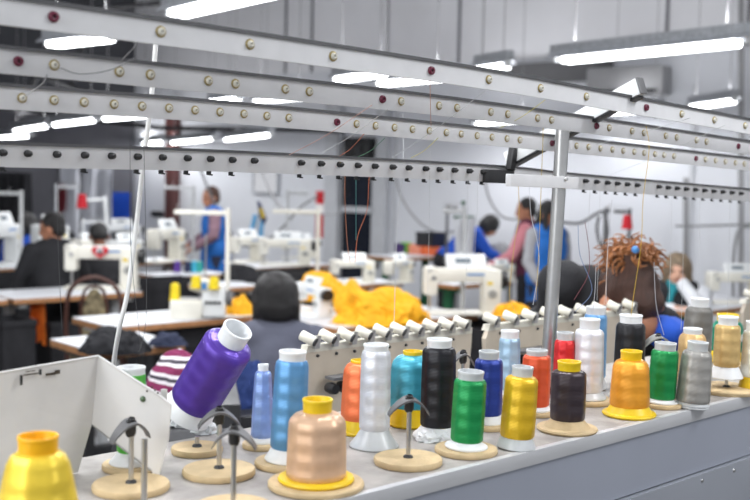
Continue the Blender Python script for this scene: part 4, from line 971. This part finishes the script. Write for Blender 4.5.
SM(88, 262, 'small white machine behind the person in the black top', rz=R(60), sc=.85)
SM(120, 246, 'distant white machine in front of the royal blue garment', rz=R(40), sc=1.0, m='machw')
SM(246, 262, 'cream machine with yellow sticker right of the person in the blue tabard', rz=R(60), sc=1.0)
SM(285, 265, 'white machine with panel below the flag pennant', rz=R(10), sc=1.0)
SM(300, 258, 'dark-wheeled cream machine beneath the red and white cloth', rz=R(30), sc=.8)
SM(352, 283, 'cream machine in front of the glazed door', rz=R(20), sc=.75)
SM(398, 283, 'cream machine right of the one at the glazed door', rz=R(60), sc=.75)
SM(735, 303, 'white machine at the right edge behind the teal cone', rz=R(10), sc=.9)
SM(500, 282, 'small white machine in front of the person in maroon', rz=R(40), sc=.6)
# overlock with yellow cones
t = thing('overlock_machine', 'cream overlock machine with three yellow cones on the plywood-edged table', 'overlock machine', onT(197, 318), R(4))
bm = NB(); box(bm, (-.06, 0, .055), (.19, .16, .11), bev=.015); link_mesh('base', bm, M['mach'], t)
bm = NB(); box(bm, (.1, .03, .11), (.14, .14, .2), bev=.02); link_mesh('body', bm, M['machw'], t)
bm = NB(); box(bm, (.02, .02, .2), (.12, .12, .08), Matrix.Rotation(.2, 3, 'Y'), .012); link_mesh('top_cover', bm, M['mach'], t)
bm = NB(); box(bm, (.04, -.05, .2), (.04, .01, .04)); link_mesh('blue_label', bm, M['blue_s'], t)
bm = NB(); lathe(bm, [(0, -.015), (.045, -.015), (.05, 0), (.045, .015), (0, .015)], 20, Matrix.Translation((.19, .03, .12)) @ Matrix.Rotation(math.pi / 2, 4, 'Y')); link_mesh('hand_wheel', bm, M['cap'], t)
bm = NB(); box(bm, (.04, .05, .112 + .0), (.34, .1, .006)); tube(bm, [(.04, .08, 0), (.04, .08, .5)], .006, 8); link_mesh('cone_tray', bm, M['steel'], t)
for i in range(4):
    bm = NB(); lathe(bm, [(0, .012), (.008, .012), (.011, 0)], 12, Matrix.Translation((.06 + .025 * i, -.045, .1)) @ Matrix.Rotation(math.pi / 2, 4, 'X')); link_mesh('tension_knob', bm, M['dsteel'], t)
for px, py, lab in ((175, 300, 'left'), (196, 288, 'middle'), (214, 289, 'right')):
    p = aty(px, py, t.location.y - (.0 if px < 190 else .05)); small_cone('yellow thread cone standing on the overlock machine, %s one of three' % lab, p, .032, .105 if px < 190 else .075, (240, 214, 40), 'yellow cones on the overlock machine', 'y')
for px, c, lab in ((177, (96, 60, 150), 'purple'), (188, (44, 52, 84), 'navy'), (194, (70, 180, 210), 'sky blue'), (199, (60, 170, 160), 'teal')):
    small_cone('small %s cone on the table in front of the person in the blue tabard' % lab, onT(px, 273), .035, .11, c, 'small cones in front of the blue tabard')
# thread poles
def TP(px, py, top, armpx, label, rz=0, z=TZ, **k):
    p = atz(px, py, z); kk = p.y / F; return thread_pole(label, p, (py - top) * kk, armpx * kk, rz, **k)
TP(21, 268, 190, -34, 'white thread pole with arm reaching to the left edge')
TP(109, 262, 196, -26, 'white leaning thread pole left of the white hose').rotation_euler[1] = R(-4)
TP(83, 256, 219, 24, 'short thread pole behind the person in the black top')
TP(56, 255, 184, 22, 'thin grey thread pole between the people at far left', m='legm')
TP(227, 305, 208, -54, 'tall cream thread pole with long arm in front of the person in the blue tabard', m='mach')
TP(317, 290, 208, -46, 'tall cream thread pole with arm beside the red and white cloth', m='mach')
TP(193, 262, 185, -30, 'thin grey thread pole against the white wall left of the blue tabard', m='legm')
TP(462, 312, 206, -22, 'cream thread pole behind the big sewing machine', m='legm')
TP(446, 262, 205, 10, 'grey rod left of the bending person in royal blue', m='cap')
TP(603, 290, 207, 4, 'grey thread pole with looped cable left of the copper bun', m='cap')
TP(627, 285, 208, -16, 'grey thread pole with red tip behind the copper bun', m='cap')
TP(287, 262, 190, 20, 'grey thread pole right of the flag pennant', m='legm')
for px, c, l, y in ((627, 'red', 'red cone on the pole behind the copper bun', 229), (95 - 13, 'red', 'red cone of thread on the pole at far left', 208)):
    p = aty(px, y, 8.2); o = NB(); lathe(o, [(0, 0), (.045, 0), (.03, .11), (0, .11)], 14); o = link_mesh('hanging_thread_cone', o, M['red']); o.location = p; tag(o, l, 'thread cone')
# cloth heaps
heap('crumpled amber cloth heaped on the table between the big machine and the charcoal hoodie', 378, 323, 0, 92, 30, 'c_yel', 3, z=TZ + .0, peaks=((-.55, .7, .16),), amp=.8)
heap('amber cloth heap on the table behind the charcoal hoodie', 318, 300, 0, 50, 24, 'c_yel', 23, z=TZ, amp=.6)
heap('orange cloth corner beside the overlock machine', 240, 314, 0, 24, 16, 'c_yel', 11, z=TZ, amp=.7)
heap('yellow cloth bag standing behind the amber heap', 405, 312, 0, 12, 20, mat('yellow_green_cloth', (222, 210, 60), .8), 5, z=TZ, amp=.2)
heap('small amber cloth left of the roller bar by the steel post', 512, 319, 0, 36, 16, 'c_yel', 14, z=TZ, amp=.6)
heap('black cloth heap on the table right of the overlock', 240, 280, 0, 36, 16, 'c_gblack', 2, z=TZ)
heap('dark denim heap on the table right of the leaning pole', 163, 303, 0, 66, 20, 'c_denim', 6, z=TZ - .2)
heap('black fabric heap on the white table right behind the tray', 115, 352, 0, 66, 24, 'c_gblack', 9, z=TZ)
heap('small navy cloth scrap on the white table', 168, 345, 0, 34, 12, 'c_denim', 12, z=TZ)
heap('pile of grey and white clothes on the bench left of the person in maroon', 499, 262, 0, 28, 18, 'c_grey', 15, z=TZ)
heap('dark clothes on the bench beside the bending person', 484, 260, 0, 16, 14, 'c_gblack', 16, z=TZ)
def crate(px, py, w, h, d, label, m, name='storage_box', cat='box', z=TZ, Y=None, rz=UA):
    p = atz(px, py, z) if Y is None else aty(px, py, Y); k = p.y / F; t = thing(name, label, cat, p, rz)
    W_, H_ = w * k, h * k; bm = NB()
    for s in (-1, 1):
        box(bm, (s * (W_ / 2 - .004), 0, H_ / 2), (.008, d, H_)); box(bm, (0, s * (d / 2 - .004), H_ / 2), (W_, .008, H_))
    box(bm, (0, 0, .004), (W_, d, .008)); link_mesh('walls', bm, M[m] if isinstance(m, str) else m, t, smooth=False)
    bm = NB()
    for s in (-1, 1): box(bm, (s * W_ / 2, 0, H_), (.014, d + .014, .014)); box(bm, (0, s * d / 2, H_), (W_ + .014, .014, .014))
    link_mesh('rim', bm, M[m] if isinstance(m, str) else m, t, smooth=False)
    return t
crate(400, 253, 5, 9, .1, 'narrow purple box, left of the lime green box on the green-legged bench', mat('purple_box', (84, 66, 120), .6))
crate(406, 253, 6, 10, .1, 'lime green box on the green-legged bench', mat('lime_box', (130, 214, 90), .6))
crate(418, 254, 11, 9, .2, 'salmon box on the green-legged bench, right of the lime one', mat('salmon_box', (236, 150, 120), .6))
crate(430, 255, 11, 10, .2, 'orange box on the green-legged bench, rightmost of its row', mat('orange_box', (232, 112, 60), .6))
crate(431, 246, 20, 13, .25, 'dark grey crate stacked above the orange boxes', 'dsteel', Y=11.4)
crate(504, 258, 5, 9, .08, 'small royal blue jar on the bench beside the person in maroon', 'c_roy')
# black bins and things under the tables
def under(px, py, w, h, Y, label, m, name='storage_box', d=.35, cat='box'):
    p = aty(px, py, Y); k = Y / F; z = p.z; t = crate(px, py, w, h, d, label, m, name, cat, Y=Y); t.location.z = 0
    hh = z + h * k
    for ch in t.children: ch.scale = (1, 1, hh / (h * k))
    return t
under(8, 360, 36, 40, 6.9, 'black bin under the table at the left edge', 'c_gblack')
under(62, 350, 50, 30, 7.5, 'dark bin under the table with the seated person in black', 'c_gblack', d=.4)
under(205, 340, 90, 10, 6.5, 'dark bin under the overlock table', 'c_gblack', d=.3)
under(150, 300, 90, 16, 8.3, 'dark bin in the gap right of the bentwood chair', 'c_gblack', d=.3)
under(480, 345, 60, 12, 6.6, 'dark bin under the long table by the big machine', 'c_gblack', d=.4)
under(570, 330, 70, 24, 7.5, 'dark bin behind the leaning person', 'c_gblack', d=.4)
under(290, 290, 80, 16, 9.5, 'dark bin under the table by the flag pennant', 'dsteel', d=.4)
under(20, 290, 60, 12, 9.0, 'dark bin under the far left table', 'c_gblack', d=.3)
# orange cloth hanging below the table
def drape(label, x0, y0, x1, y1, Y, m, name='hanging_cloth', cat='cloth', folds=4, amp=.03, th=.02, seed=0, taper=0, mt=None):
    mt = mt or (m if not isinstance(m, str) else None)
    a = aty(x0, y0, Y); b = aty(x1, y1, Y); Wd = b.x - a.x; Hh = a.z - b.z; bm = NB(); nx, nz = 28, 18; g = []
    for side in (0, 1):
        G = []
        for j in range(nz + 1):
            row = []
            for i in range(nx + 1):
                u, v = i / nx, j / nz; w = 1 - taper * v
                y = amp * math.sin(u * folds * 6.283 + seed + 1.2 * math.sin(v * 3)) + amp * .6 * mn.noise(Vector((u * 5, v * 3, seed)))
                row.append(bm.verts.new((Wd * (.5 + (u - .5) * w), y + side * th, -v * Hh * (1 + .06 * math.sin(u * 7 + seed)))))
            G.append(row)
        g.append(G)
    for G in g:
        for j in range(nz):
            for i in range(nx): bm.faces.new([G[j][i], G[j][i + 1], G[j + 1][i + 1], G[j + 1][i]])
    bd = [(0, i) for i in range(nx + 1)] + [(j, nx) for j in range(1, nz + 1)] + [(nz, i) for i in range(nx - 1, -1, -1)] + [(j, 0) for j in range(nz - 1, 0, -1)]
    for k in range(len(bd)):
        a_, b_ = bd[k], bd[(k + 1) % len(bd)]; bm.faces.new([g[0][a_[0]][a_[1]], g[0][b_[0]][b_[1]], g[1][b_[0]][b_[1]], g[1][a_[0]][a_[1]]])
    o = link_mesh(name, bm, mt or M[m]); o.location = a; return tag(o, label, cat)
drape('orange cloth hanging below the table edge at left', 30, 300, 43, 344, 7.25, 'orange', taper=-.3)
ey = lambda px: (ray(px, 200).y / 1) 
def endY(px, off=.25):
    d = ray(px, 200); n = Vector((-ED.y, ED.x, 0)); c0 = corner - n * 0
    k = ((c0 - CAMP).dot(n)) / d.dot(n); return (d * k).y - off
for i, (x0, x1, y0, y1) in enumerate([(58, 78, 166, 236), (76, 96, 164, 250), (93, 112, 168, 252)]):
    drape(['white sheet hanging at the dark end wall, leftmost of three', 'white sheet hanging at the dark end wall, middle of three', 'white sheet hanging at the dark end wall, rightmost of three'][i], x0, y0, x1, y1, endY(x1), 'c_sheet', seed=i * 2, amp=.06)
drape('royal blue garment hanging left of the white hose', 112, 192, 130, 228, endY(126, .3), 'c_roy', seed=3)
drape('dark red garment hanging between the far left poles', 57, 184, 66, 212, endY(62, .5), mat('dark_red_cloth', (110, 34, 44), .8), seed=5)
drape('dark garments hanging by the dark end wall at the left edge', -6, 172, 30, 240, endY(20, .4), 'c_gblack', seed=7, amp=.07)
# flag pennant
fl = thing('flag_pennant', 'light blue and white ribbon pennant with dark blue and yellow knot hanging on the wall', 'pennant', aty(258, 200, 12.6))
fp = lambda x, y: aty(x, y, 12.6) - fl.location
for nm, m, ps in (('blue_tail', 'tl', [(253, 214), (258, 216), (252, 240), (247, 239)]), ('white_band', 'c_white', [(256.5, 216), (261, 216), (257, 239), (252, 239)]), ('blue_tail', 'tl', [(259, 216), (264, 218), (263, 240), (258, 239)]), ('knot', 'nv', [(257, 200), (260, 202), (267, 219), (264, 225), (259, 217)]), ('yellow_stripe', 'ysticker', [(259, 207), (262, 209), (265, 217), (262, 219)])):
    mm = {'tl': mat('sky_blue_ribbon', (110, 176, 220), .8), 'nv': mat('navy_ribbon', (36, 48, 96), .8)}.get(m) or M[m]
    bm = NB(); off = -.006 if nm == 'yellow_stripe' else (.004 if nm == 'knot' else .01); prism(bm, [fp(x, y) + Vector((0, off, 0)) for x, y in ps], (0, .012, 0)); link_mesh(nm, bm, mm, fl, smooth=False)
drape('red and white twisted cloth hanging beside the cream thread pole', 316, 191, 323, 236, 12.4, 'red', seed=2, folds=1, mt=ring_pattern_mat('red_white_cloth', [(200, 36, 46), (200, 36, 46), (236, 232, 230), (200, 36, 46)], 2.0, 2))
# notice board, socket strip, frames
a = wallpt(266, 176, .03); t = thing('notice_board', 'pale grey notice board on the white wall above the flag pennant', 'notice board', a, math.atan2(WD.y, WD.x) + math.pi)
k = a.y / F; bm = NB(); box(bm, (0, 0, 0), (33 * k, .02, 34 * k)); link_mesh('board', bm, M['alu'], t, smooth=False)
bm = NB()
for s in (-1, 1): box(bm, (s * 16.5 * k, 0, 0), (.03, .04, 35 * k)); box(bm, (0, 0, s * 17 * k), (34 * k, .04, .03))
link_mesh('frame', bm, M['galv'], t, smooth=False)
a = wallpt(157, 214, .05); t = thing('socket_strip', 'black power socket strip on the white wall left of the dark red column', 'socket strip', a, math.atan2(WD.y, WD.x) + math.pi)
bm = NB(); box(bm, (0, 0, 0), (.26, .05, .09), bev=.01); link_mesh('housing', bm, M['blackp'], t)
for i in (-1, 0, 1):
    bm = NB(); box(bm, (.08 * i, -.03, 0), (.05, .02, .06), bev=.005); link_mesh('socket', bm, M['dsteel'], t)
def shelf_post(px, y0, y1, off, label):
    a = wallpt(px, y1, off); b = wallpt(px, y0, off); bm = NB(); tube(bm, [(a.x, a.y, max(a.z, 0)), (b.x, b.y, b.z)], .03, 8); return tag(link_mesh('conduit_pipe', bm, M['cable']), label, 'pipe')
shelf_post(741, -20, 330, .3, 'grey vertical pipe at far right from the big lamp down')
shelf_post(686, 178, 330, .5, 'grey vertical pipe left of the one at the right edge')
def cab(pts, label, Y=11.5, r=.014, m='cable', name='power_cable'):
    return curve_thing(name, [aty(x, y, Y) for x, y in pts], r, M[m], label, 'cable', seg=6)
cab([(395, 172), (402, 198), (417, 220), (436, 232), (458, 231)], 'grey cable drooping across the wall left of the bending person')
cab([(484, 178), (490, 200), (503, 217), (524, 220)], 'grey cable drooping to the person in maroon')
cab([(200, 168), (213, 200), (232, 235), (250, 247), (275, 235), (300, 208), (318, 196)], 'long dark cable sagging below the flag pennant', m='cap')
cab([(262, 172), (275, 200), (292, 212), (340, 214)], 'grey cable hanging over the notice board')
cab([(560, 222), (580, 223), (596, 214), (603, 212), (607, 225), (603, 245)], 'dark cable looping on the pole left of the copper bun', Y=9, m='cap')
cab([(599, 216), (597, 230), (602, 248), (608, 232), (604, 215)], 'loop of grey cable hanging on the pole left of the copper bun', Y=9, m='cap')
cab([(735, 330), (733, 270), (738, 232), (750, 226)], 'grey cable arching at the right edge', Y=9)
cab([(675, 226), (700, 226), (760, 224)], 'thin grey rail on the wall at far right', Y=9.6, r=.012, name='wall_rail')
# bentwood chair
cy = 6.6; cp = at_px(95, 300, cy, 0); t = thing('bentwood_chair', 'dark bentwood chair with patterned oval back pad in front of the left table', 'chair', cp, R(6))
bm = NB(); lathe(bm, [(0, .43), (.2, .43), (.21, .44), (.21, .46), (.2, .47), (0, .475)], 28, Matrix.Translation((0, .2, 0))); link_mesh('seat', bm, M['chairf'], t)
bm = NB(); tube(bm, spline([(-.17, 0, .0), (-.17, 0, .45), (-.175, -.02, .7), (-.14, -.04, .9), (0, -.05, .975), (.14, -.04, .9), (.175, -.02, .7), (.17, 0, .45), (.17, 0, .0)], 6), .014, 8); link_mesh('back_hoop', bm, M['chairw'], t)
bm = NB(); tube(bm, spline([(-.075, 0, .46), (-.085, -.02, .7), (-.06, -.04, .88), (0, -.045, .915), (.06, -.04, .88), (.085, -.02, .7), (.075, 0, .46)], 6), .01, 8); link_mesh('inner_hoop', bm, M['chairw'], t)
bm = NB(); ell(bm, (0, -.025, .69), (.078, .02, .21)); link_mesh('back_pad', bm, M['chairf'], t)
for s in (-1, 1):
    bm = NB(); tube(bm, [(s * .14, .34, .44), (s * .17, .38, 0)], .014, 8); link_mesh('leg', bm, M['chairw'], t)
bm = NB(); lathe(bm, [(.155, -.008), (.168, 0), (.155, .008)], 24, Matrix.Translation((0, .2, .24)), closed=True); link_mesh('foot_ring', bm, M['chairw'], t)
# striped knit on a stool behind the bench
ksm = ring_pattern_mat('striped_knit', [(120, 30, 76), (120, 30, 76), (214, 208, 212), (60, 54, 66), (214, 208, 212)], 23, 2)
def plinth(px, Y, w, h, label):
    p = at_px(px, 380, Y, 0); t = thing('storage_cabinet', label, 'cabinet', p, R(10)); bm = NB(); box(bm, (0, 0, h / 2), (w, .34, h), bev=.005); link_mesh('body', bm, M['dsteel'], t)
    for i in range(3):
        bm = NB(); box(bm, (0, -.174, h * (.2 + .3 * i)), (w - .04, .012, h * .27), bev=.003); d = link_mesh('drawer', bm, M['cap'], t); bm = NB(); box(bm, (0, -.188, h * (.2 + .3 * i)), (.08, .015, .012)); link_mesh('handle', bm, M['steel'], d)
    p2 = p.copy(); p2.z = h; return p2
hz = aty(180, 400, 2.85).z; p2 = plinth(178, 2.95, .34, hz, 'low grey cabinet under the striped knit garment')
o = heap('striped maroon and white knit garment piled behind the tilted purple cone', 180, 395, 2.85, 62, 42, ksm, 4, amp=.3, name='striped_garment', depth=.8); o.location = p2
hz = aty(243, 405, 3.4).z; p2 = plinth(243, 3.4, .3, hz, 'low grey cabinet under the dark blue jacket')
o = heap('dark blue jacket piled right of the tilted purple cone', 243, 395, 3.4, 56, 48, mat('deep_blue_cloth', (30, 52, 108), .85, 0, .2, 14, .4, 30), 21, amp=.5, depth=.7); o.location = p2
drape('white cloth hanging from a green clip over the pole beside the bending person', 454, 217, 475, 262, 11.0, 'c_white', seed=1, amp=.04, folds=2, taper=.3)
p = aty(463, 217, 11.0); bm = NB(); tube(bm, [p + Vector((-.1, 0, 0)), p + Vector((.12, 0, .0))], .014, 6); tube(bm, [p, p + Vector((0, 0, .14))], .008, 6); ell(bm, p + Vector((0, 0, .15)), (.025, .025, .025)); tag(link_mesh('green_hanger', bm, M['green']), 'green hanger rod above the white hanging cloth', 'hanger')
